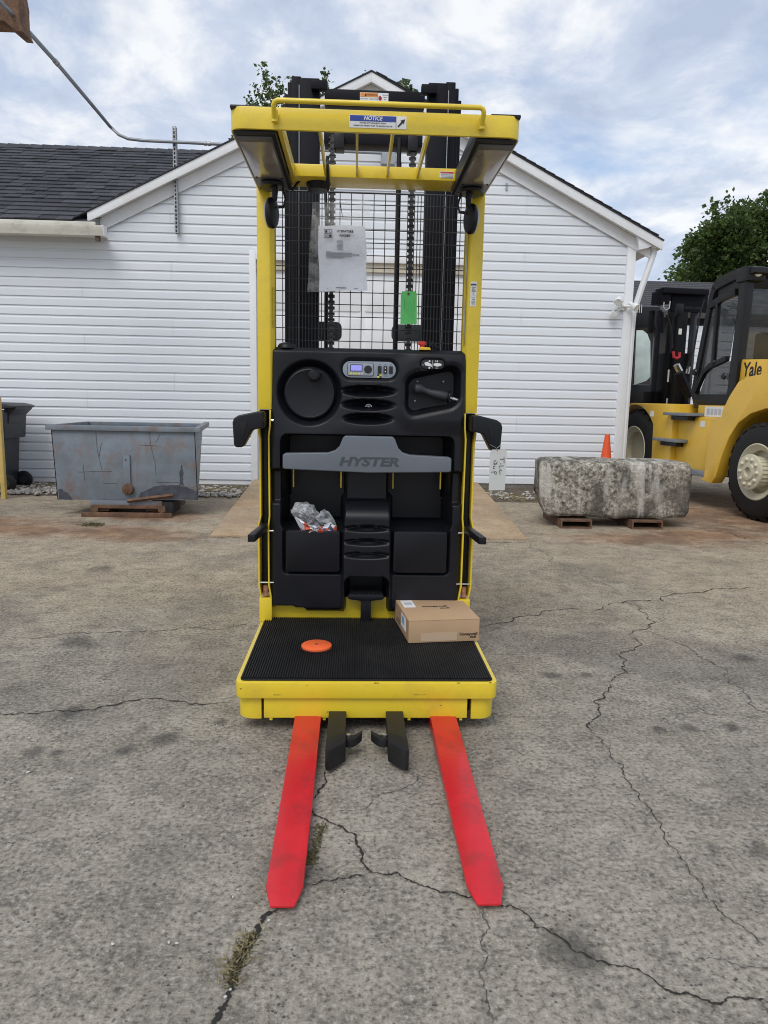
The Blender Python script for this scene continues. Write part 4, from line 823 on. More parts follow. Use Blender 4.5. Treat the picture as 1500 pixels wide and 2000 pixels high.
# document bag on the wire screen
bagm = bpy.data.materials.new('clear_poly_bag'); bagm.use_nodes = True; t = bagm.node_tree; q = t.nodes['Principled BSDF']
q.inputs['Base Color'].default_value = (.78, .80, .82, 1); q.inputs['Roughness'].default_value = .18; q.inputs['Alpha'].default_value = .24; q.inputs['Specular IOR Level'].default_value = .7
nz = N(t, 'ShaderNodeTexNoise', i_Scale=14.0, i_Detail=5.0, i_Distortion=1.2); tcn = N(t, 'ShaderNodeTexCoord'); L(t, tcn.outputs['Object'], nz.inputs['Vector'])
bpn = N(t, 'ShaderNodeBump', i_Strength=.8, i_Distance=.02); L(t, nz.outputs[0], bpn.inputs['Height']); L(t, bpn.outputs[0], q.inputs['Normal'])
L(t, ramp(t, nz.outputs[0], [(.42, (.05,)*3), (.64, (.20,)*3)]), q.inputs['Alpha'])
BYY = 3.515
lp = empty('document_bag', at(665, 570, BYY), 'clear plastic bag with white literature sheet tied to the wire screen', 'document bag')
def warp(corners, n_, mth_, amp, Y, seed):
    rr_ = random.Random(seed); ph = [rr_.uniform(0, 6) for _ in range(6)]; g_ = []
    for i in range(n_):
        v_ = i/(n_-1); l0 = corners[0].lerp(corners[3], v_); l1 = corners[1].lerp(corners[2], v_); row = []
        for j in range(mth_):
            u_ = j/(mth_-1); p_ = l0.lerp(l1, u_); ed_ = math.sin(math.pi*u_)*math.sin(math.pi*v_)
            row.append((p_.x + .004*math.sin(9*v_+ph[0])*(.5-u_), Y - amp*(.6*ed_ + .25*math.sin(7*u_+5*v_+ph[1])*ed_ + .2*math.sin(13*u_-9*v_+ph[2])*ed_), p_.z + .002*math.sin(8*u_+ph[3])))
        g_.append(row)
    return g_
crn = [at(x_, y_, BYY) for x_, y_ in ((610, 396), (722, 391), (729, 568), (600, 571))]
MB().sheet(warp(crn, 22, 16, .016, BYY-.006, 1)).build('bag_front', bagm, lp); MB().sheet(warp(crn, 22, 16, -.006, BYY+.004, 2)).build('bag_back', bagm, lp)
PAPER = mat('white_paper', (.84, .87, .97), .55, var=.02, bump=.1, bscale=9)
crn2 = [at(x_, y_, BYY) for x_, y_ in ((621, 440), (714, 441), (717, 567), (624, 569))]
pw = MB().sheet(warp(crn2, 18, 14, .008, BYY-.001, 3)).build('literature_sheet', PAPER, lp)
yt = BYY-.0125
def px(x_, y_): return at(x_, y_, yt)
text('sheet_lettering', 'LITERATURE', .0140, mat('sheet_ink', (.03, .03, .045), .6), pw, px(674, 452), bold=.045); text('sheet_lettering', 'PACKET', .0140, mat('sheet_ink', (.03, .03, .045), .6), pw, px(674, 460.5), bold=.045)
def bar(x0, x1, y0, y1, mt): a_ = px(x0, y1); c_ = px(x1, y0); MB().box(a_.x, c_.x, yt-.0004, yt+.0004, a_.z, c_.z).build('print_line', mt, pw, smooth=False)
SI = MATS['sheet_ink']; LINK = mat('light_grey_ink', (.36, .37, .42), .6)
for q_ in ((633, 649, 448, 448.7), (633, 649, 463.3, 464), (633, 633.7, 448, 464), (648.3, 649, 448, 464), (640.7, 641.2, 448, 464), (633, 649, 455.8, 456.3)): bar(*q_, GINK)
bar(635, 639.5, 450, 454.5, SI); bar(643, 647.5, 458, 462.5, SI)
for q_ in ((643, 644, 450, 454.5), (646.6, 647.5, 450, 454.5), (643, 647, 453.8, 454.5), (635, 636, 458, 462.5), (637, 640, 458, 458.8), (638, 639, 458, 462.5)): bar(*q_, GINK)
for i in range(8): bar(659-(i % 3), 669+(i % 2), 469+i*2.5, 469.8+i*2.5, LINK)
for i, (a_, c_) in enumerate(((637, 646), (637, 688), (637, 702), (637, 687), (637, 671))): bar(a_, c_, 491+i*2.9, 491.9+i*2.9, LINK)
bar(656, 676, 561.5, 562.7, GINK); bar(638, 640, 563, 563.7, GINK); bar(691, 699, 563, 563.7, GINK)
MB().tube([at(664, 394, BYY-.02), at(665, 400, BYY-.022), at(669, 424, BYY-.03)], [.003, .002, .0012], 6).build('zip_tie', INK, lp)
# green tag hanging on the screen
gt = empty('green_tag', at(799, 634, 3.52), 'green paper tag hanging on the wire screen', 'tag')
GRN = mat('green_card', (.10, .50, .13), .6, var=.05); c4 = [at(x_, y_, 3.52) for x_, y_ in ((786, 569), (811, 569), (814, 573), (814, 633), (782, 633), (783, 573))]
MB().add([(p.x, 3.52, p.z) for p in c4] + [(p.x, 3.5212, p.z) for p in c4], [(0,1,2,3,4,5), (11,10,9,8,7,6)] + [(i, 6+i, 6+(i+1) % 6, (i+1) % 6) for i in range(6)]).build('card', GRN, gt)
MB().lathe([(.007, 0), (.007, .001), (.003, .001), (.003, 0)], at(798, 574, 3.5195), (0, -1, 0), 14).build('eyelet', mat('eyelet', (.14, .12, .06), .5), gt)
MB().tube([at(798, 574, 3.519), at(799, 569, 3.53), at(800, 566, 3.56)], .0012, 6).build('string', DRY, gt)
GI = mat('dark_green_ink', (.03, .16, .04), .6)
for i, (x_, a_, c_) in enumerate(((809, 583, 626), (806.6, 588, 627), (804, 590, 622), (801.5, 586, 624), (797.5, 590, 630), (794.5, 588, 612), (790, 584, 606))):
    p0 = at(x_-.45, c_, 3.519); p1 = at(x_+.45, a_, 3.519); MB().box(p0.x, p1.x, 3.5188, 3.5196, p0.z, p1.z).build('print_line', GI, gt, smooth=False)
# white tag wired to the right armrest
WT = 3.245
wt = empty('white_tag', at(971, 958, WT), 'off-white card tag with handwriting hanging from the right armrest', 'tag')
c4 = [at(x_, y_, WT) for x_, y_ in ((961, 878), (987, 878), (990, 881), (986, 957), (954.5, 958), (957.5, 883))]
MB().add([(p.x, WT, p.z) for p in c4] + [(p.x, WT+.0012, p.z) for p in c4], [(0,1,2,3,4,5), (11,10,9,8,7,6)] + [(i, 6+i, 6+(i+1) % 6, (i+1) % 6) for i in range(6)]).build('card', mat('offwhite_card', (.53, .54, .52), .7, var=.05), wt)
MB().lathe([(.0055, 0), (.0055, .001), (.002, .001), (.002, 0)], at(973, 883, WT), (0, -1, 0), 14).build('eyelet', mat('pink_eyelet', (.75, .55, .48), .5), wt)
MB().tube([at(973, 883, WT-.001), at(971, 878, WT-.003), at(968, 874, WT-.006), at(960, 870, WT), at(957, 868, WT+.012)], .0011, 6).build('wire', GALV, wt)
MB().tube([at(971, 875, WT-.004), at(976, 871, WT-.004), at(977, 869, WT+.01)], .0011, 6).build('wire', GALV, wt)
def stroke(pts): MB().tube([at(900+x_*.1, 780+y_*.1, WT-.001) for x_, y_ in pts], .0013, 5).build('handwriting', INK, wt)
for s_ in ([(845, 1130), (845, 1245)], [(845, 1165), (765, 1170)], [(770, 1255), (790, 1262)], [(835, 1298), (750, 1300), (752, 1350)], [(795, 1385), (770, 1372), (752, 1400), (765, 1440), (765, 1475)], [(795, 1385), (790, 1395), (780, 1390)],
           [(690, 1195), (655, 1200), (645, 1245), (680, 1260), (705, 1245), (712, 1215)], [(640, 1268), (700, 1262)], [(675, 1300), (635, 1310), (632, 1345), (665, 1355)], [(590, 1420), (690, 1410), (705, 1440), (690, 1462), (665, 1455), (655, 1425)]): stroke(s_)
# crumpled plastic bag in the left bin
pbm = bpy.data.materials.new('crumpled_poly'); pbm.use_nodes = True; t = pbm.node_tree; q = t.nodes['Principled BSDF']; q.inputs['Base Color'].default_value = (.70, .72, .75, 1); q.inputs['Roughness'].default_value = .2
nz = N(t, 'ShaderNodeTexNoise', i_Scale=30.0, i_Detail=4.0); tcn = N(t, 'ShaderNodeTexCoord'); L(t, tcn.outputs['Object'], nz.inputs['Vector']); L(t, ramp(t, nz.outputs[0], [(.40, (.22,)*3), (.66, (.6,)*3)]), q.inputs['Alpha'])
prm = bpy.data.materials.new('printed_poly'); prm.use_nodes = True; t = prm.node_tree; q = t.nodes['Principled BSDF']; q.inputs['Roughness'].default_value = .35
vo = N(t, 'ShaderNodeTexVoronoi', i_Scale=42.0); tcn = N(t, 'ShaderNodeTexCoord'); L(t, tcn.outputs['Object'], vo.inputs['Vector']); sc_ = N(t, 'ShaderNodeSeparateColor'); L(t, vo.outputs['Color'], sc_.inputs[0])
cc = ramp(t, sc_.outputs[0], [(.0, (.55, .10, .05)), (.2, (.6, .12, .06)), (.24, (.72, .74, .78)), (.78, (.7, .72, .78)), (.82, (.05, .06, .12))]); cc.node.color_ramp.interpolation = 'CONSTANT'; L(t, cc, q.inputs['Base Color'])
pb = empty('plastic_bag', at(612, 1042, 3.40), 'crumpled clear plastic bag with orange print in the left bin', 'plastic bag')
def crumple(name, out_, mt, seed, Y, amp=.02, n_=14):
    P_ = [at(x_, y_, Y) for x_, y_ in out_]; c_ = sum(P_, Vector())/len(P_); rr_ = random.Random(seed); rows = []
    prof_ = [(0, 1), (.25, .95), (.5, .8), (.75, .5), (.92, .2), (1, 0)]
    m_ = len(P_); b_ = MB(); vv = []; ff = []
    for k_, (f_, h_) in enumerate(prof_):
        for p_ in P_: q_ = c_.lerp(p_, f_ if f_ else .02); vv.append((q_.x + rr_.uniform(-.004, .004), Y - .045*h_ + rr_.uniform(-amp, amp)*(.4+h_)*.8, q_.z + rr_.uniform(-.004, .004)))
    for k_ in range(len(prof_)-1):
        for i_ in range(m_): ff.append((k_*m_+i_, k_*m_+(i_+1) % m_, (k_+1)*m_+(i_+1) % m_, (k_+1)*m_+i_))
    return b_.add(vv, ff).build(name, mt, pb, angle=50)
def dens(o_): return [((a_[0]*(3-k_)+c_[0]*k_)/3, (a_[1]*(3-k_)+c_[1]*k_)/3) for a_, c_ in zip(o_, o_[1:]+o_[:1]) for k_ in range(3)]
crumple('film', dens([(567, 997), (577, 983), (596, 979), (612, 987), (622, 1001), (631, 1016), (633, 994), (644, 1000), (654, 1018), (658, 1040), (620, 1046), (596, 1042), (575, 1015)]), pbm, 1, 3.42)
crumple('printed_band', dens([(574, 1008), (590, 1018), (608, 1024), (630, 1030), (645, 1020), (655, 1026), (660, 1046), (600, 1048), (588, 1034)]), prm, 2, 3.395, .014)
crumple('film', dens([(572, 995), (585, 985), (600, 983), (612, 996), (622, 1012), (610, 1022), (590, 1016)]), pbm, 3, 3.395, .018)

# ================================================================== LEFT: HOPPER, CART, PANEL
STEEL = mat('worn_grey_steel', (.17, .20, .235), .55, metal=.2, var=.22, scale=3.5, bump=.2, bscale=25, dirt=(.20, .10, .045), dscale=4.5, damt=.75)
RUST = mat('rusty_steel', (.12, .065, .04), .85, var=.5, scale=12, bump=.4, bscale=60, dirt=(.22, .11, .05), dscale=9, damt=.6)
HY = 7.75
hp = empty('tilting_hopper', (-2.45, HY+.6, 0), 'worn blue-grey steel tipping hopper on a rusty skid by the left wall', 'hopper')
def hx(px_, py_, Y=HY): p_ = at(px_, py_, Y); return p_
# bin body: front panel tapers down, right end leans
f_tl, f_tr, f_bl, f_br = hx(99, 838), hx(381, 841), hx(112, 976), hx(387, 977)
dpth = 1.15; t_ = .012
r_t = Vector((f_tr.x-.16, HY+dpth, f_tr.z+.02)); r_b = Vector((f_br.x-.20, HY+.95, f_br.z+.05)); l_t = Vector((f_tl.x+.05, HY+dpth, f_tl.z)); l_b = Vector((f_bl.x+.15, HY+.95, f_bl.z+.05))
def panel(name, q, th, mt, par, nrm_):
    n_ = Vector(nrm_)*th; v_ = [tuple(p_) for p_ in q] + [tuple(p_+n_) for p_ in q]
    return MB().add(v_, [(0,1,2,3),(7,6,5,4),(0,4,5,1),(1,5,6,2),(2,6,7,3),(3,7,4,0)]).build(name, mt, par, bevel=.002)
fp = panel('front_panel', (f_bl, f_br, f_tr, f_tl), t_, STEEL, hp, (0, 1, 0))
panel('right_end', (f_br, r_b, r_t, f_tr), t_, STEEL, hp, (-1, 0, 0)); panel('left_end', (f_bl, f_tl, l_t, l_b), t_, STEEL, hp, (1, 0, 0))
panel('back_panel', (l_b, l_t, r_t, r_b), t_, STEEL, hp, (0, -1, 0)); panel('floor_panel', (f_bl+Vector((.02, .02, .01)), l_b, r_b, f_br+Vector((-.02, .02, .01))), t_, STEEL, hp, (0, 0, 1))
# rolled rim
rz0, rz1 = f_tl.z-.012, f_tl.z+.045
MB().add([(f_tl.x-.045, HY-.035, f_tl.z-.005), (f_tr.x+.0, HY-.035, f_tr.z-.018), (f_tr.x+.0, HY-.035, f_tr.z+.035), (f_tl.x-.045, HY-.035, f_tl.z+.048), (f_tl.x-.045, HY+.02, f_tl.z-.005), (f_tr.x, HY+.02, f_tr.z-.018), (f_tr.x, HY+.02, f_tr.z+.035), (f_tl.x-.045, HY+.02, f_tl.z+.048)], [(0,1,2,3),(7,6,5,4),(0,4,5,1),(1,5,6,2),(2,6,7,3),(3,7,4,0)]).build('rim', STEEL, hp, bevel=.004)
e0, e1 = Vector((f_tr.x, HY-.035, f_tr.z)), Vector((r_t.x+.02, HY+dpth, r_t.z))
v = []
for p_ in (e0, e1): v += [(p_.x, p_.y, p_.z-.018), (p_.x+.06, p_.y, p_.z-.018), (p_.x+.06, p_.y, p_.z+.035), (p_.x, p_.y, p_.z+.035)]
MB().add(v, [(0,1,2,3),(7,6,5,4),(0,4,5,1),(1,5,6,2),(2,6,7,3),(3,7,4,0)]).build('rim', STEEL, hp, bevel=.004)
b = MB().box(f_tl.x-.0, f_tr.x-.12, HY+dpth-.02, HY+dpth+.03, f_tl.z-.01, f_tl.z+.045).build('rim', STEEL, hp, bevel=.004)
MB().box(f_tl.x-.05, f_tl.x-.0, HY+.02, HY+dpth, f_tl.z-.01, f_tl.z+.045).build('rim', STEEL, hp, bevel=.004)
# latch strap, hinge lump, scratches of weld
a0, a1 = hx(241, 888), hx(254, 888); z1_ = hx(247, 955).z
MB().box(a0.x, a1.x, HY-.022, HY-.001, z1_, a0.z).build('latch_strap', STEEL, hp, bevel=.003)
c_ = hx(251, 955); MB().lathe([(0, -.02), (.055, -.02), (.065, 0), (.055, .03), (.02, .04), (0, .04)], (c_.x, HY-.02, c_.z), (0, -1, 0), 14).build('latch_boss', RUST, hp)
MB().lathe([(0, 0), (.012, 0), (.010, .012), (0, .014)], (c_.x, HY-.06, c_.z-.02), (0, -1, 0), 8).build('bolt', RUST, hp)
MB().lathe([(0, 0), (.010, 0), (.008, .008), (0, .008)], (c_.x-.012, HY-.022, a0.z-.05), (0, -1, 0), 8).build('bolt', RUST, hp)
SCR = mat('scratch', (.06, .042, .033), .8)
for pts in ([(187, 840), (190, 880), (200, 920)], [(198, 865), (193, 895)], [(154, 922), (180, 921), (218, 921)], [(162, 905), (166, 940)], [(292, 842), (294, 868), (303, 905), (305, 928)], [(272, 869), (308, 871)], [(313, 848), (304, 865)], [(308, 942), (350, 942)], [(202, 944), (228, 944)], [(308, 938), (309, 942)]):
    q_ = [hx(*p_) for p_ in pts]; MB().tube([(p_.x, HY-.0015, p_.z) for p_ in q_], .0018, 5).build('gouge', SCR, fp)
# dark wet patch shapes are raised sludge along the foot and a smear
SLG = mat('dark_tar', (.05, .055, .07), .6, var=.5, scale=12)
for pts in ([(268, 976), (275, 962), (300, 950), (335, 947), (360, 950), (384, 960), (386, 976)], [(350, 949), (351, 930), (353, 912), (355, 908), (357, 916), (358, 935), (360, 949)], [(114, 976), (114, 956), (122, 956), (135, 965), (143, 977)]):
    for _ in range(2): pts = [q2 for a2, b2 in zip(pts, pts[1:]+pts[:1]) for q2 in (a2, ((a2[0]+b2[0])/2+rr.uniform(-1.3, 1.3), min((a2[1]+b2[1])/2+rr.uniform(-1.6, 1.6), 976)))]
    q_ = [hx(*p_) for p_ in pts]; MB().prism([(p_.x, p_.z) for p_ in q_], 1, HY-.002, HY-.0005).build('tar_smear', SLG, fp, smooth=False)
# skid
s0, s1 = hx(178, 976), hx(318, 992)
MB().box(s0.x, s1.x, HY-.03, HY-.012, s1.z-.005, s0.z).build('skid_plate', STEEL, hp, bevel=.003)
bl, br = gz(155, 1011), gz(341, 1008); yk2 = HY-.08
MB().box(bl.x, br.x, yk2-.04, yk2, .0, .05).build('skid_beam', RUST, hp, bevel=.005)
for x_ in (bl.x+.10, br.x-.14): MB().box(x_, x_+.04, yk2, HY+.95, .0, .05).build('skid_runner', RUST, hp, bevel=.005); MB().box(x_-.02, x_+.06, HY-.06, HY-.0, .05, .12).build('skid_foot', RUST, hp, bevel=.004)
MB().box(bl.x+.1, br.x-.1, HY-.05, HY-.035, .085, .125).build('skid_flange', RUST, hp, bevel=.004)
a0, a1 = hx(252, 977), hx(341, 966); MB().tube([(a0.x, HY-.06, a0.z), (a1.x, HY-.06, a1.z)], .022, 4).build('release_lever', RUST, hp)
MB().box(a1.x-.13, a1.x-.01, HY-.05, HY+.3, .04, .16).build('rubber_block', RUB, hp, bevel=.008)
MB().box(bl.x+.12, bl.x+.26, HY-.02, HY+.9, .05, .14).build('cradle', RUST, hp, bevel=.004); MB().box(br.x-.3, br.x-.16, HY-.0, HY+.9, .05, .14).build('cradle', RUST, hp, bevel=.004)
# wheeled refuse cart
CARTM = mat('charcoal_plastic', (.026, .028, .035), .5, var=.15, bump=.1, bscale=150)
ct_ = empty('refuse_cart', (-4.85, 9.7, 0), 'charcoal wheeled refuse cart against the wall at the left edge', 'refuse cart')
def hexa(lo, hi, z0, z1): 
    (x0, x1, y0, y1), (X0, X1, Y0, Y1) = lo, hi
    return MB().add([(x0,y0,z0),(x1,y0,z0),(x1,y1,z0),(x0,y1,z0),(X0,Y0,z1),(X1,Y0,z1),(X1,Y1,z1),(X0,Y1,z1)], [(0,3,2,1),(4,5,6,7),(0,1,5,4),(1,2,6,5),(2,3,7,6),(3,0,4,7)])
hexa((-5.10, -4.64, 9.5, 9.98), (-5.16, -4.605, 9.44, 10.02), .06, .70).build('cart_body', CARTM, ct_, bevel=.02)
hexa((-5.17, -4.53, 9.43, 10.03), (-5.19, -4.50, 9.41, 10.04), .70, 1.06).build('cart_upper', CARTM, ct_, bevel=.02)
MB().prism([(-4.50, .90), (-4.49, 1.0), (-4.40, 1.09), (-4.40, 1.12), (-4.55, 1.10), (-4.55, .90)], 1, 9.50, 9.98).build('cart_handle', CARTM, ct_, bevel=.008)
MB().prism([(-5.2, 1.05), (-4.42, 1.10), (-4.385, 1.125), (-4.42, 1.14), (-4.53, 1.165), (-5.15, 1.17), (-5.2, 1.12)], 1, 9.39, 10.06).build('cart_lid', CARTM, ct_, bevel=.012)
MB().prism([(-4.63, 1.06), (-4.55, 1.06), (-4.59, .96)], 1, 9.405, 9.43).build('lid_catch', BLK, ct_, bevel=.004)
for y_ in (9.50, 9.98): w_ = MB().lathe([(0, -.03), (.10, -.03), (.115, -.02), (.12, 0), (.115, .02), (.10, .03), (0, .03)], (-4.57, y_, .12), (0, 1, 0), 24).build('cart_wheel', RUB, ct_); MB().lathe([(0, -.034), (.05, -.034), (.055, 0), (.05, .034), (0, .034)], (-4.57, y_, .12), (0, 1, 0), 16).build('wheel_hub', CARTM, w_)
MB().box(-4.66, -4.62, 9.495, 9.505, .1, .66).build('body_rib', CARTM, ct_, bevel=.003)
# yellow framed lattice panel at the frame edge
YW = mat('yellow_wood', (.55, .40, .12), .6, var=.15, scale=8); lpn = empty('lattice_panel', (-4.8, 8.9, 0), 'yellow framed lattice panel standing at the left edge', 'panel')
MB().box(-4.35, -4.298, 8.87, 8.93, 0, 1.24).build('stile', YW, lpn, bevel=.004); MB().box(-5.5, -5.45, 8.87, 8.93, 0, 1.24).build('stile', YW, lpn, bevel=.004)
MB().box(-5.45, -4.35, 8.88, 8.925, .20, .25).build('bottom_rail', YW, lpn, bevel=.004); MB().box(-5.45, -4.35, 8.88, 8.925, 1.19, 1.24).build('top_rail', YW, lpn, bevel=.004)
YL = mat('yellow_lattice', (.42, .29, .07), .6, var=.2)
for i in range(34):
    for sg in (-1, 1):
        x_ = -5.45 + i*.055 - (.47 if sg > 0 else 0) ; p0_, p1_ = (x_, .25), (x_ + sg*.94, 1.19)
        def clipx(p0_, p1_):
            (xa, za), (xb, zb) = p0_, p1_; lo_, hi_ = 0, 1
            for lim, sgn in ((-5.45, 1), (-4.35, -1)):
                fa, fb_ = sgn*(xa-lim), sgn*(xb-lim)
                if fa < 0 and fb_ < 0: return None
                if fa < 0: lo_ = max(lo_, fa/(fa-fb_))
                elif fb_ < 0: hi_ = min(hi_, fa/(fa-fb_))
            return None if lo_ >= hi_-.01 else ((xa+(xb-xa)*lo_, za+(zb-za)*lo_), (xa+(xb-xa)*hi_, za+(zb-za)*hi_))
        q_ = clipx(p0_, p1_)
        if q_: MB().tube([(q_[0][0], 8.9+sg*.004, q_[0][1]), (q_[1][0], 8.9+sg*.004, q_[1][1])], .007, 4, False).build('lattice_strip', YL, lpn, smooth=False)

# ================================================================== RIGHT: STONE BLOCK, CONE
STN = bpy.data.materials.new('old_concrete_block'); STN.use_nodes = True; t = STN.node_tree; q = t.nodes['Principled BSDF']; tcn = N(t, 'ShaderNodeTexCoord')
def nz_(sc, d=8, ro=.65, dist=0., stretch=None):
    n_ = N(t, 'ShaderNodeTexNoise', i_Scale=float(sc), i_Detail=float(d), i_Roughness=ro, i_Distortion=dist)
    if stretch:
        mp_ = N(t, 'ShaderNodeMapping'); mp_.inputs['Scale'].default_value = stretch; L(t, tcn.outputs['Object'], mp_.inputs[0]); L(t, mp_.outputs[0], n_.inputs['Vector'])
    else: L(t, tcn.outputs['Object'], n_.inputs['Vector'])
    return n_.outputs[0]
c = ramp(t, nz_(24, 8, .78), [(.37, (.05, .044, .034)), (.46, (.21, .19, .155)), (.53, (.38, .352, .295)), (.63, (.68, .645, .56))])
c = mixc(t, ramp(t, nz_(2.1, 6, .6, .8), [(.44, (0,)*3), (.56, (.9,)*3)]), c, mixc(t, .82, c, (.045, .043, .036)))
c = mixc(t, ramp(t, nz_(2.6, 5, .6, .3, (2.2, 1, .35)), [(.54, (0,)*3), (.64, (.6,)*3)]), c, (.70, .67, .61))
c = mixc(t, ramp(t, nz_(1.3, 4), [(.55, (0,)*3), (.7, (.35,)*3)]), c, (.42, .33, .28))
L(t, c, q.inputs['Base Color']); q.inputs['Roughness'].default_value = .95
bpn = N(t, 'ShaderNodeBump', i_Strength=.9, i_Distance=.03); L(t, nz_(38, 8, .75), bpn.inputs['Height']); L(t, bpn.outputs[0], q.inputs['Normal'])
blk = empty('concrete_block', (2.72, 7.7, .1), 'big mossy grey concrete block on rusty skids beside the building corner', 'concrete block')
rr = random.Random(31)
def blockmesh():
    nx2, nyz = 56, 72; b_ = MB(); rows = []
    from mathutils import noise as mnz
    sec = []   # rounded cross section in (y, z): chamfered top and bottom
    prof_ = [(7.35, .14), (7.345, .40), (7.35, .62), (7.375, .675), (7.43, .70), (7.7, .712), (7.98, .70), (8.02, .64), (8.03, .3), (8.0, .11), (7.8, .10), (7.45, .10), (7.38, .11)]
    m2 = len(prof_)
    for k2 in range(nyz):
        u_ = k2/nyz*m2; i_ = int(u_); f_ = u_-i_; a_, c_ = prof_[i_], prof_[(i_+1) % m2]; sec.append((a_[0]+(c_[0]-a_[0])*f_, a_[1]+(c_[1]-a_[1])*f_))
    xs_ = [1.835 + (3.575-1.835)*i/(nx2-1) for i in range(nx2)]; cyz = (7.69, .40)
    for i, x_ in enumerate(xs_):
        e_ = min(i, nx2-1-i)/(nx2-1); f_ = .90 + .10*min(1, (e_/.03))**.5 if e_ < .03 else 1.0
        sh = max(0, (.16-(x_-1.835))/.16)   # left end is broken away low
        row = []
        for (y_, z_) in sec:
            yy, zz2 = cyz[0]+(y_-cyz[0])*f_, cyz[1]+(z_-cyz[1])*f_
            d_ = mnz.fractal(Vector((x_*3, yy*3, zz2*3)), 1.0, 2.0, 6)*.020 + mnz.noise(Vector((x_*22, yy*22, zz2*22)))*.006
            dx = .09*sh*max(0, (.32-z_)/.25); n_ = Vector((0, yy-cyz[0], (zz2-cyz[1])*1.6)).normalized()
            dx += (.105 + .16*(yy-7.35))*(1-i/(nx2-1)); row.append((x_+dx + mnz.noise(Vector((yy*5, zz2*5, i)))*.008*(1 if e_ < .03 else .2), yy+n_.y*d_, max(zz2+n_.z*d_, .092)))
        rows.append(row)
    v_ = [p_ for r_ in rows for p_ in r_]; f2 = [(i*nyz+j, i*nyz+(j+1) % nyz, (i+1)*nyz+(j+1) % nyz, (i+1)*nyz+j) for i in range(nx2-1) for j in range(nyz)]
    f2 += [tuple(range(nyz-1, -1, -1)), tuple((nx2-1)*nyz+j for j in range(nyz))]
    return b_.add(v_, f2)
blockmesh().build('block', STN, blk, angle=60)
for xa, xb in ((2.17, 2.50), (2.93, 3.26)):
    sk_ = empty('steel_skid', (xa+.16, 7.8, 0), 'rusty box skid under the %s of the concrete block' % ('left half' if xa < 2.5 else 'right half'), 'skid', 'rusty skids under the block')
    for nm, q_ in (('top_plate', (xa, xb, .075, .0925)), ('bottom_plate', (xa, xb, 0, .016)), ('side_plate', (xa, xa+.015, .016, .075)), ('side_plate', (xb-.015, xb, .016, .075))): MB().box(q_[0], q_[1], 7.28, 8.0, q_[2], q_[3]).build(nm, RUST, sk_)
# cone behind the block
cn = empty('traffic_cone', (3.24, 9.0, 0), 'orange traffic cone standing behind the concrete block', 'traffic cone'); CONEM = mat('cone_orange', (.75, .09, .02), .55, var=.12)
MB().lathe([(.135, .03), (.035, .84), (.032, .885), (.022, .89), (0, .89)], (3.215, 9.0, .03), (0, 0, 1), 20).build('cone_body', CONEM, cn); MB().box(3.03, 3.40, 8.82, 9.18, 0, .04).build('cone_base', RUB, cn, bevel=.01)

# ================================================================== RIGHT: YALE TRUCK
P0 = Vector((4.62, 7.9, 0)); dv = Vector((-.12, 1, 0)).normalized(); lv = Vector((-dv.y, dv.x, 0))
ya = empty('container_forklift', P0, 'large ochre yellow forklift with black cab beside the building corner', 'forklift', frame=(0, 0, 0), rz=math.atan2(dv.y, dv.x))
def yp_(px_, py_, off=0.0):
    """photo point on the plane y=off of the truck frame -> (s, z)"""
    d = ray(px_, py_); o_ = P0 + lv*off; k_ = (o_-EYE).dot(lv)/d.dot(lv); p_ = EYE + d*k_; return ((p_-P0).dot(dv), p_.z)
YY = mat('ochre_paint', (.74, .46, .045), .38, var=.06, scale=2, coat=.3, dirt=(.35, .2, .05), dscale=3, damt=.25); YK = mat('black_cab_paint', (.008, .008, .0095), .35, var=.2, spec=.35)
CRM = mat('cream_rim', (.60, .56, .42), .5, var=.1, dirt=(.3, .24, .15), dscale=6, damt=.5); STEP = mat('grey_step', (.17, .19, .21), .6, var=.2)
GLS = bpy.data.materials.new('cab_glass'); GLS.use_nodes = True; q = GLS.node_tree.nodes['Principled BSDF']; q.inputs['Base Color'].default_value = (.02, .025, .028, 1); q.inputs['Roughness'].default_value = .03; q.inputs['Alpha'].default_value = .72; q.inputs['Specular IOR Level'].default_value = 1.0
def ypoly(name, pix, y0, y1, mt, par=None, off=0.0, bevel=.006): return MB().prism([yp_(*p_, off) for p_ in pix], 1, y0, y1).build(name, mt, par or ya, bevel=bevel)
def sbox(name, s0, s1, y0, y1, z0, z1, mt, par=None, bevel=.006): return MB().box(s0, s1, y0, y1, z0, z1).build(name, mt, par or ya, bevel=bevel)
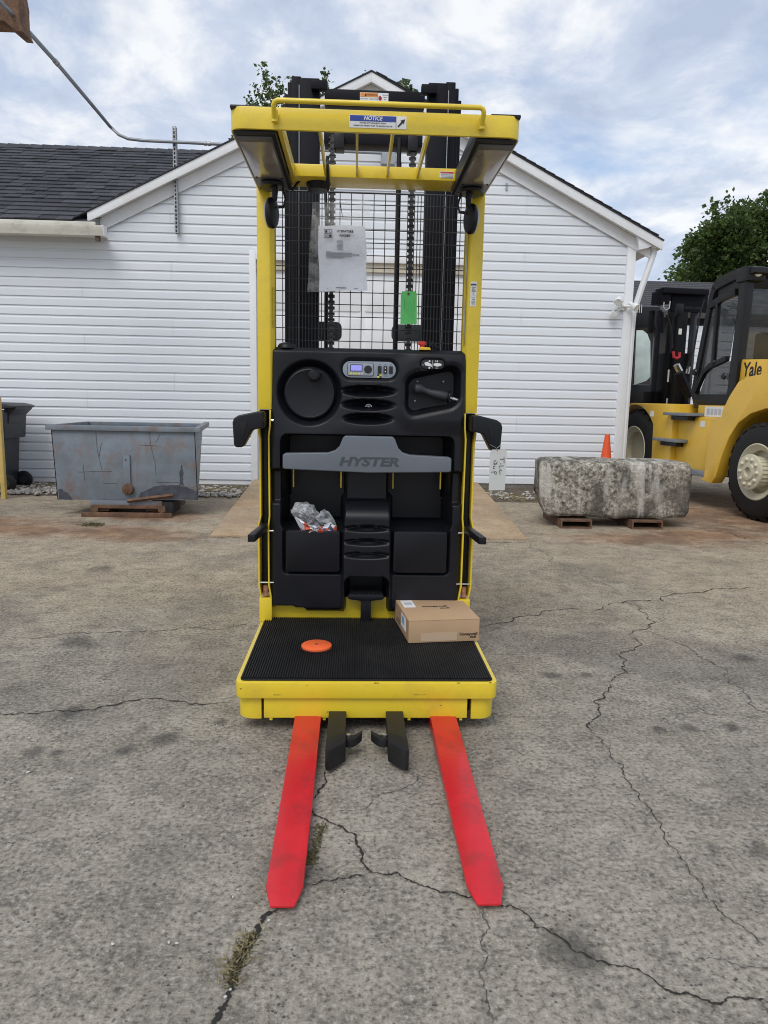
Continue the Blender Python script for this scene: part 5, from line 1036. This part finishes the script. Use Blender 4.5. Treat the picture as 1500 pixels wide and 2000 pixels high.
# wheels with lugged tyres
def wheel(s_, y_, r_, w_, hub, name):
    pr2 = [(0, -w_*.42), (r_*.55, -w_*.42), (r_*.58, -w_*.5), (r_*.86, -w_*.5), (r_*.95, -w_*.42), (r_*.965, -w_*.3), (r_*.965, w_*.3), (r_*.95, w_*.42), (r_*.86, w_*.5), (r_*.58, w_*.5), (r_*.55, w_*.42), (0, w_*.42)]
    wh = MB().lathe(pr2[1:-1], (s_, y_-w_/2, r_), (0, 1, 0), 40, False).build(name, RUB, ya)
    lug = MB(); nL = 22
    for i in range(nL):
        for sd_ in (-1, 1):
            a_ = 2*math.pi*(i+.5*(sd_ > 0))/nL; da = .085
            ring = []
            for (ra, yo) in ((r_*.93, sd_*w_*.47), (r_*1.0, sd_*w_*.40), (r_*1.0, sd_*w_*.04), (r_*.955, sd_*w_*.04)):
                for dd in (-da, da): aa = a_+dd+(.10 if abs(yo) < w_*.2 else 0); ring.append((s_+ra*math.cos(aa), y_-w_/2+yo, r_+ra*math.sin(aa)))
            lug.add(ring, [(0,2,3,1),(2,4,5,3),(4,6,7,5),(0,6,4,2),(1,3,5,7),(0,1,7,6)])
    o_ = lug.build('tread', RUB, wh, smooth=False); o_['kind'] = 'stuff'
    yf = y_
    MB().lathe([(r_*.46, -.13), (r_*.44, -.05), (r_*.50, -.03), (r_*.56, .005), (r_*.58, .0), (r_*.545, -.03), (r_*.48, -.06), (r_*.455, -.16), (0, -.16)], (s_, yf, r_), (0, 1, 0), 40).build('rim', CRM, wh)
    if hub:
        h_ = MB().lathe([(r_*.30, -.16), (r_*.30, .06), (r_*.36, .062), (r_*.36, .085), (r_*.34, .09), (r_*.17, .088), (r_*.165, .105), (r_*.10, .107), (r_*.095, .07), (0, .07)], (s_, yf, r_), (0, 1, 0), 32).build('hub', CRM, wh)
        for i in range(10):
            a_ = 2*math.pi*i/10; MB().lathe([(0, 0), (.022, 0), (.022, .018), (.012, .03), (0, .03)], (s_+r_*.26*math.cos(a_), yf+.088, r_+r_*.26*math.sin(a_)), (0, 1, 0), 8).build('lug_nut', CRM, wh)
        for i in range(24):
            a_ = 2*math.pi*i/24; MB().box(-.006, .006, -.05, .05, -.006, .006).build('hub_rib', CRM, wh, origin=(0, 0, 0)).location = Vector((s_+r_*.305*math.cos(a_), yf-.0, r_+r_*.305*math.sin(a_))) - ORG[wh]
    return wh
wheel(.06, .02, .565, .42, True, 'rear_wheel'); wheel(2.93, .0, .62, .45, False, 'front_wheel')
sc0 = yp_(1318, 810)
# front fender with arch
arch = [yp_(1265, 935)] + [(2.93+.70*math.cos(R(a_)), .62+.70*math.sin(R(a_))) for a_ in range(150, 20, -13)][::-1][::-1]
fpts = [(1.86, .33)] + [(1.86, 1.32), (3.05, 1.325), (3.35, 1.22), (3.6, 1.0), (3.55, .95)] + [(2.93+.70*math.cos(R(a_)), .62+.68*math.sin(R(a_))) for a_ in range(35, 150, 12)] + [(2.36, .95), (2.33, .33)]
MB().prism(fpts[::-1], 1, -.42, .02).build('front_fender', YY, ya, bevel=.012)
sbox('fender_deck', 1.5, 3.1, -1.9, -.42, .5, 1.30, YY)
# tank between the wheels with chamfered rear and the rear fender blade
MB().prism([(.95, .50), (1.86, .36), (1.86, 1.16), (.80, 1.155), (.80, .62)], 1, -.40, -.06).build('side_tank', YY, ya, bevel=.02)
rf = [(1372, 937), (1393, 944), (1402, 930), (1414, 890), (1428, 855), (1446, 826), (1470, 808), (1500, 798), (1560, 800), (1560, 700), (1500, 729), (1470, 735), (1447, 745), (1428, 775), (1415, 802), (1412, 815), (1393, 818), (1378, 930)]
MB().prism([yp_(*p_) for p_ in rf], 1, -.12, .03).build('rear_fender', YY, ya, bevel=.012)
ar_ = [yp_(*p_) for p_ in ((1402, 930), (1414, 890), (1428, 855), (1446, 826), (1470, 808), (1500, 798))]
MB().sheet([[(s_, -.11, z_) for s_, z_ in ar_], [(s_, -.75, z_) for s_, z_ in ar_]]).build('arch_lining', YY, ya)
sbox('chassis', -1.3, 2.4, -1.75, -.45, .42, 1.15, YY); sbox('counterweight', -1.9, -.62, -1.95, .0, .45, 1.75, YY, bevel=.08)
# hood with the maker's name
hh = MB().prism([yp_(*p_, -.25) for p_ in ((1427, 800), (1427, 735), (1432, 708), (1438, 702), (1620, 700), (1620, 800))], 1, -1.7, -.25).build('hood', YY, ya, bevel=.02)
tp = yp_(1449, 722, -.25); tq = yp_(1490, 722, -.25)
text('maker_lettering', 'Yale', .235, INK, hh, ((tp[0]+tq[0])/2, -.2485, tp[1]-.01), xd=(-1, 0, 0), yd=(0, 0, 1), bold=.02, thick=.001, stretch=(tp[0]-tq[0])/(.235*1.95), shear=.1)
# steps
for pix, th in (((1310, 808), .035), ((1289, 857), .035)):
    s_, z_ = yp_(*pix); sbox('step', s_-.60, s_, -.10, .12, z_-.02, z_+.02, STEP, bevel=.006); sbox('step_bracket', s_-.5, s_-.1, -.12, .05, z_-.08, z_-.02, YK)
sbox('low_step', 1.02, 1.75, -.30, .04, .40, .47, STEP, bevel=.012); sbox('step_riser', 1.0, 1.8, -.42, -.30, .40, .75, YK)
s_, z_ = yp_(1393, 805); st_ = MB().box(.96, 1.34, -.118, -.112, 1.165, 1.295).build('data_plate', WHITE, ya)
for i in range(4): MB().box(.99+i*.08, 1.05+i*.08, -.1125, -.110, 1.19, 1.27).build('print_line', mat('pale_grey_ink', (.45, .47, .5), .6), st_)
sbox('deck_panel', .75, 1.5, -.45, -.119, 1.155, 1.31, YY)
for px_, py_ in ((1276, 808), (1364, 828)): s_, z_ = yp_(px_, py_); d_ = sbox('decal', s_-.05, s_+.05, .019 if px_ < 1300 else -.062, .022 if px_ < 1300 else -.058, z_-.04, z_+.04, WHITE, bevel=0)
# cab: pillars, door, glass, roof
off = -.20
cabL = [(1353, 792), (1348, 770), (1358, 735), (1384, 590), (1392, 560), (1410, 540), (1440, 526), (1470, 522)]
def cpt(*p): return yp_(*p, off)
def strip(name, pix, w, y0, y1, mt, par):
    P_ = [Vector((*cpt(*p_), 0)) for p_ in pix]; a_, c_ = [], []
    for i, p_ in enumerate(P_):
        t2 = (P_[min(i+1, len(P_)-1)]-P_[max(i-1, 0)]).normalized(); n_ = Vector((-t2.y, t2.x, 0)); a_.append((p_.x+n_.x*w/2, p_.y+n_.y*w/2)); c_.append((p_.x-n_.x*w/2, p_.y-n_.y*w/2))
    return MB().prism(a_ + c_[::-1], 1, y0, y1).build(name, mt, par, bevel=.01)
cab = MB().prism([cpt(*p_) for p_ in ((1354, 797), (1424, 799), (1426, 770), (1350, 770))], 1, -1.75, off).build('cab_floor', YK, ya, bevel=.02)
for yy in (off, -1.68):
    strip('front_pillar', [(1352, 772), (1362, 715), (1388, 580), (1394, 560)], .09, yy-.08, yy, YK, cab)
    strip('rear_pillar', [(1424, 798), (1430, 740), (1447, 600), (1452, 545)], .15, yy-.10, yy, YK, cab)
    strip('roof_rail', [(1392, 566), (1400, 553), (1425, 540), (1455, 528)], .12, yy-.09, yy, YK, cab)
rp = [cpt(*p_) for p_ in ((1393, 560), (1400, 548), (1425, 535), (1455, 522), (1475, 520), (1475, 532), (1455, 540), (1425, 552), (1400, 566))]
MB().prism(rp, 1, -1.76, off+.01).build('cab_roof', YK, cab, bevel=.02)
dr = strip('door_rail', [(1356, 765), (1372, 728), (1385, 715), (1418, 700)], .07, off-.05, off+.01, YK, cab)
strip('door_sill', [(1356, 778), (1424, 782)], .10, off-.05, off+.01, YK, cab); strip('door_mid_stile', [(1391, 712), (1400, 592)], .05, off-.04, off+.006, YK, cab)
strip('lower_door_edge', [(1352, 760), (1357, 782)], .08, off-.05, off+.008, YK, cab)
strip('upper_door_edge', [(1384, 598), (1410, 582), (1436, 570)], .09, off-.05, off+.008, YK, cab)
MB().prism([cpt(*p_) for p_ in ((1358, 770), (1380, 718), (1421, 702), (1440, 585), (1390, 595), (1354, 745))], 1, off-.03, off-.022).build('door_glass', GLS, cab)
MB().prism([cpt(*p_) for p_ in ((1358, 782), (1421, 786), (1423, 705), (1380, 722))], 1, off-.032, off-.024).build('lower_door_glass', GLS, cab)
MB().prism([cpt(*p_) for p_ in ((1400, 545), (1440, 528), (1450, 545), (1436, 566), (1398, 580))], 1, off-.04, off-.03).build('upper_panel', YK, cab)
for px_, py_, r_ in ((1358, 727, .05), (1394, 708, .04), (1415, 735, .045)): s_, z_ = cpt(px_, py_); MB().lathe([(0, 0), (r_, 0), (r_*.8, .02), (0, .025)], (s_, off+.005, z_), (0, 1, 0), 12).build('door_handle' if px_ == 1358 else 'hinge_cap', YK, cab)
# rear wall of the cab: frame and big window, driver seat inside
sR = cpt(1452, 545)[0]; zR0, zR1 = 1.86, 2.87
sR0 = cpt(1425, 700)[0]
def rear(name, y0, y1, z0, z1, th, mt, par=None):
    f0, f1 = (z0-zR0)/(zR1-zR0), (z1-zR0)/(zR1-zR0); a_, c_ = sR0+(sR-sR0)*f0, sR0+(sR-sR0)*f1
    return MB().add([(a_, y0, z0), (a_, y1, z0), (c_, y1, z1), (c_, y0, z1), (a_+th, y0, z0), (a_+th, y1, z0), (c_+th, y1, z1), (c_+th, y0, z1)], [(0,1,2,3),(7,6,5,4),(0,4,5,1),(1,5,6,2),(2,6,7,3),(3,7,4,0)]).build(name, mt, par or cab, bevel=.008)
rear('rear_window_frame', -1.7, off-.08, zR0-.1, zR0+.04, .06, YK); rear('rear_window_frame', -1.7, off-.08, zR1-.14, zR1, .06, YK); rear('rear_window_frame', off-.15, off-.08, zR0, zR1, .06, YK); rear('rear_window_frame', -1.70, -1.62, zR0, zR1, .06, YK)
rear('rear_glass', -1.65, off-.1, zR0+.03, zR1-.12, .008, GLS)
sbox('seat_back', sR+.25, sR+.40, -1.2, -.70, 1.5, 2.25, RUB, cab, .06); sbox('seat_cushion', sR+.30, sR+.85, -1.22, -.68, 1.40, 1.56, RUB, cab, .05)
sbox('dashboard', 1.15, 1.38, -1.6, -.5, 1.35, 1.85, YK, cab, .03)
# roof lamp, mirrors
s_, z_ = yp_(1494, 528, -.3); lm = MB().box(s_+.12, s_+.35, -.42, -.17, z_-.10, z_+.07).build('roof_lamp', YK, cab, bevel=.02); MB().lathe([(0, 0), (.055, 0), (.05, .02), (0, .03)], (s_+.12, -.30, z_), (-1, .25, 0), 16).build('lamp_lens', mat('lamp_white', (.8, .8, .78), .2), lm)
s_, z_ = yp_(1407, 608, off-.5); MB().prism([(s_+.10*math.cos(R(a_)), z_+.11*math.sin(R(a_))) for a_ in range(0, 360, 24)], 1, off-.52, off-.48).build('inner_mirror', YK, cab, bevel=.01)
# mast in front of the cab
mS = 3.25
def mpt(px_, py_, sv):
    """photo point on the plane s = sv of the truck frame -> (y, z)"""
    d = ray(px_, py_); o_ = P0 + dv*sv; k_ = (o_-EYE).dot(dv)/d.dot(dv); p_ = EYE + d*k_; return ((p_-P0).dot(lv), p_.z)
mast = empty('tmp2', (0, 0, 0), '', ''); bpy.data.objects.remove(mast)
def mbox(name, x0, x1, y0, y1, mt, par=None, s0=mS, th=.14, bevel=.01):
    a_, c_ = mpt(x0, y1, s0), mpt(x1, y0, s0); return MB().box(s0, s0+th, a_[0], c_[0], a_[1], c_[1]).build(name, mt, par or ya, bevel=bevel)
MAST = mat('dark_mast', (.006, .006, .007), .5, var=.3, spec=.2)
mr = mbox('mast_upright', 1306, 1336, 565, 830, MAST); mbox('mast_upright', 1345, 1362, 565, 830, mat('blue_black_mast', (.03, .033, .042), .45, var=.2)); mbox('mast_upright', 1278, 1292, 605, 800, MAST, s0=mS+.2)
mbox('mast_crosshead', 1296, 1386, 565, 572, BLKM, s0=mS-.15, th=.25); mbox('mast_head_plate', 1311, 1384, 572, 608, BLKM, s0=mS-.05, th=.06); mbox('mast_head_guard', 1291, 1312, 567, 592, BLKM, s0=mS-.1, th=.3)
mbox('carriage', 1296, 1345, 690, 800, MAST, s0=mS+.1, th=.3); mbox('side_mirror', 1321, 1337, 593, 618, YK, s0=mS-.5, th=.05, bevel=.02); mbox('mirror_arm', 1337, 1372, 600, 602, YK, s0=mS-.5, th=.02, bevel=0)
mbox('lamp_guard', 1270, 1280, 606, 650, MAST, s0=mS+.2, th=.1)
def mtube(name, pix, r_, mt, s0=mS-.12): 
    q_ = [mpt(x_, y_, s0) for x_, y_ in pix]; return MB().tube([(s0, a_, c_) for a_, c_ in q_], r_, 8).build(name, mt, ya)
mtube('hose', [(1309, 588), (1307, 602), (1300, 606), (1296, 600), (1297, 590)], .009, mat('pale_hose', (.5, .5, .46), .5)); mtube('hose', [(1292, 610), (1294, 625), (1293, 650)], .03, BLKM); mtube('hose', [(1302, 615), (1310, 640), (1312, 680)], .02, RUB); mtube('cable', [(1376, 585), (1368, 610), (1356, 680), (1342, 720)], .012, RUB, mS-.6)
mtube('shackle', [(1315, 686), (1316, 697), (1322, 700), (1327, 697), (1327, 688)], .022, mat('red_shackle', (.5, .03, .04), .5), mS-.2)
mtube('tilt_rod', [(1321, 712), (1330, 730)], .05, CHROME, mS-.3); mtube('tilt_cylinder', [(1326, 728), (1346, 775)], .075, BLKM, mS-.4); mtube('tilt_rod', [(1345, 716), (1342, 730)], .03, CHROME, mS-.3)
mbox('mast_decal', 1325, 1332, 642, 653, WHITE, s0=mS-.004, th=.003, bevel=0); mbox('mast_decal', 1303, 1308, 722, 746, WHITE, s0=mS+.09, th=.003, bevel=0); mbox('mast_decal', 1301, 1306, 778, 790, WHITE, s0=mS+.09, th=.003, bevel=0)
mbox('load_backrest', 1292, 1346, 598, 800, MAST, s0=mS+.45, th=.05); mbox('carriage_plate', 1258, 1300, 765, 800, MAST, s0=mS+.3, th=.1)

# ================================================================== SECOND TRUCK, FAR SHED
tk = empty('black_cab_truck', at(1262, 900, 13.2).xy.to_3d(), 'dark cab of a second truck with pale window behind the building corner', 'truck')
def tb(name, x0, x1, y0, y1, Y, th, mt, bevel=.02, par=None): a_, c_ = at(x0, y1, Y), at(x1, y0, Y); return MB().box(a_.x, c_.x, Y, Y+th, a_.z, c_.z).build(name, mt, par or tk, bevel=bevel)
tb('cab_roof', 1226, 1292, 598, 640, 13.2, 1.2, YK, .05); tb('cab_pillar', 1226, 1243, 640, 770, 13.2, .12, YK); tb('cab_pillar', 1272, 1292, 640, 770, 13.2, .12, YK); tb('cab_skirt', 1222, 1292, 752, 800, 13.2, 1.4, YK, .03)
tb('truck_body', 1222, 1330, 795, 905, 13.25, 2.0, YK, .03); tb('cab_pillar', 1236, 1250, 640, 755, 14.3, .12, YK)
PALE = mat('pale_glass', (.50, .60, .57), .08, var=.25, scale=2.5)
w4 = [at(x_, y_, 13.18) for x_, y_ in ((1238, 752), (1262, 744), (1270, 736), (1270, 668), (1264, 652), (1255, 645), (1243, 645))]
MB().prism([(p_.x, p_.z) for p_ in w4], 1, 13.17, 13.185).build('window', PALE, tk, bevel=.004)
MB().lathe([(.26, -.12), (.45, -.12), (.5, -.08), (.5, .08), (.45, .12), (.26, .12)], (at(1262, 900, 13.3).x-.05, 13.6, .5), (1, 0, 0), 24).build('wheel', RUB, tk)
sh = empty('far_shed', (9.5, 20, 0), 'low far shed with grey shingle roof behind the trucks', 'shed')
a_, c_ = at(1248, 548, 23), at(1240, 607, 20)
SH2 = mat('grey_shingle_roof', (.075, .076, .085), .9, var=.35, scale=16, bump=.4, bscale=60)
rf_ = MB(); ncs = 16; rows = []
for i in range(ncs):
    f0, f1 = i/ncs, (i+1)/ncs; y0, z0 = 20+3*f0, c_.z+(a_.z-c_.z)*f0; y1, z1 = 20+3*f1, c_.z+(a_.z-c_.z)*f1
    rf_.add([(5.5, y0, z0-.01), (18, y0, z0-.01), (18, y0, z0+.035), (5.5, y0, z0+.035), (18, y1, z1), (5.5, y1, z1)], [(0, 1, 2, 3), (3, 2, 4, 5)])
rf_.build('roof', SH2, sh, smooth=False)
MB().box(5.5, 18, 20.3, 20.4, 0, c_.z-.05).build('bay_shade_panel', mat('bay_shade', (.03, .028, .026), .9), sh); MB().box(9.2, 18, 20.1, 20.3, 0, c_.z-.35).build('white_wall', SID, sh)  # near-black panel stands in for the shade inside the open bay
for i in range(16): MB().box(9.2, 18, 20.07, 20.1, .1+i*.2, .28+i*.2).build('siding_plank', SID, sh)
MB().box(5.5, 18, 19.95, 20.05, c_.z-.16, c_.z-.01).build('fascia', mat('dark_fascia', (.05, .045, .045), .7), sh)

# ================================================================== TREES
BARK = mat('bark', (.10, .075, .055), .9, var=.4, scale=8, bump=.6, bscale=30)
def leafmat(name, c0, c1):
    M_ = bpy.data.materials.new(name); M_.use_nodes = True; t = M_.node_tree; q = t.nodes['Principled BSDF']; g_ = N(t, 'ShaderNodeNewGeometry')
    c = ramp(t, g_.outputs['Random Per Island'], [(0, c0), (1, c1)]); L(t, c, q.inputs['Base Color']); q.inputs['Roughness'].default_value = .55
    q.inputs['Subsurface Weight'].default_value = 0
    tr = N(t, 'ShaderNodeBsdfTranslucent'); L(t, c, tr.inputs[0]); mx = N(t, 'ShaderNodeMixShader'); mx.inputs[0].default_value = .3; o_ = t.nodes['Material Output']
    L(t, q.outputs[0], mx.inputs[1]); L(t, tr.outputs[0], mx.inputs[2]); L(t, mx.outputs[0], o_.inputs[0]); return M_
LF1 = leafmat('dark_leaf', (.035, .07, .016), (.11, .165, .04)); LF2 = leafmat('bright_leaf', (.05, .085, .02), (.11, .15, .045))
def leaf(vv, ff, p_, d_, s_, rr_, ratio=.42):
    d_ = d_.normalized(); sd_ = d_.cross(Vector((rr_.uniform(-1, 1), rr_.uniform(-1, 1), rr_.uniform(-.2, 1)))).normalized()*s_*ratio; o_ = len(vv); m_ = p_ + d_*s_*.45
    nn = d_.cross(sd_).normalized()*s_*.10
    vv += [tuple(p_), tuple(m_+sd_-nn), tuple(p_+d_*s_), tuple(m_-sd_-nn)]; ff += [(o_, o_+1, o_+2), (o_, o_+2, o_+3)]
def tree(name, base, h, crown_c, crown_r, nclump, nleaf, ls, mt, label, seed, droop=.3):
    rr_ = random.Random(seed); root = empty(name, base, label, 'tree'); b = MB(); base = Vector(base); top = Vector((base.x, base.y, crown_c[2]))
    b.tube([base, base.lerp(top, .5)+Vector((.1, 0, 0)), top], [h*.035, h*.025, h*.012], 10)
    cl = []
    while len(cl) < nclump:
        u_ = Vector((rr_.gauss(0, 1), rr_.gauss(0, 1), rr_.gauss(0, 1))).normalized()*rr_.uniform(.25, 1)**.5
        if u_.z < -.75: continue
        cl.append(Vector(crown_c) + Vector((u_.x*crown_r[0], u_.y*crown_r[1], u_.z*crown_r[2]))*rr_.uniform(.85, 1.08))
    for c_ in cl[::3]: b.tube([top.lerp(base, rr_.uniform(0, .4)), (top+c_)/2 + Vector((0, 0, -.2)), c_], [h*.010, h*.006, h*.002], 5, False)
    b.build('trunk', BARK, root); vv, ff = [], []
    for c_ in cl:
        R_ = rr_.uniform(.45, .85)*crown_r[0]*.26; out_ = (c_-Vector(crown_c)).normalized()
        for _ in range(nleaf):
            u_ = Vector((rr_.gauss(0, 1), rr_.gauss(0, 1), rr_.gauss(0, .6))).normalized()*R_*rr_.uniform(.3, 1.05); leaf(vv, ff, c_+u_, u_.normalized()*.6 + out_*.5 + Vector((0, 0, -droop)) + Vector((rr_.uniform(-.6, .6),)*3), ls*rr_.uniform(.6, 1.25), rr_)
    bb = MB(); bb.v = vv; bb.f = ff; bb.build('crown', mt, root, smooth=False); return root
c_ = at(1470, 500, 27)
tree('broadleaf_tree', (c_.x+.8, 27, 0), 10, (c_.x+1.0, 27.0, 6.3), (3.6, 3.2, 2.85), 250, 250, .16, LF1, 'large dark green broadleaf tree behind the big forklift', 41)
# pear tree whose shoots show over the warehouse roof
TY = 17.4; pt = empty('pear_tree', (-.9, TY, 0), 'leafy tree whose upright shoots rise behind the warehouse roof', 'tree'); rr = random.Random(77)
b = MB(); b.tube([(-.9, TY, 0), (-.95, TY, 3.0), (-.9, TY, 5.4)], [.17, .13, .09], 10); vv, ff = [], []
tips = [(508, 126), (497, 160), (485, 187), (520, 150), (538, 152), (552, 165), (566, 150), (530, 178), (510, 180), (548, 190), (600, 175), (636, 140), (640, 160), (455, 262), (468, 240), (715, 143), (708, 150), (730, 152), (775, 165), (790, 160), (800, 168), (808, 178), (780, 178), (765, 172), (820, 190), (785, 161), (795, 164), (803, 171), (812, 181), (775, 171), (792, 172), (765, 166), (690, 165), (470, 215), (494, 205), (540, 205), (525, 200)]
for i, (x_, y_) in enumerate(tips):
    tip = at(x_, y_, TY+rr.uniform(-.5, .5)); root_ = Vector((-.9, TY, rr.uniform(4.4, 5.4))); mid_ = root_.lerp(tip, .6); mid_.z -= .15; pts = [root_, mid_, tip.lerp(mid_, .25), tip]
    b.tube(pts, [.045, .022, .010, .004], 6, False)
    nl_ = 90
    for k_ in range(nl_):
        f_ = rr.uniform(.15, 1.02)**.7; p_ = mid_.lerp(tip, f_) + Vector((rr.gauss(0, .07), rr.gauss(0, .08), rr.gauss(0, .06)))*(1.6-f_); leaf(vv, ff, p_, Vector((rr.uniform(-1, 1), rr.uniform(-1, 1), rr.uniform(-.7, .6))), rr.uniform(.07, .125), rr, .33)
b.build('trunk', BARK, pt); bb = MB(); bb.v = vv; bb.f = ff; bb.build('crown', LF2, pt, smooth=False)
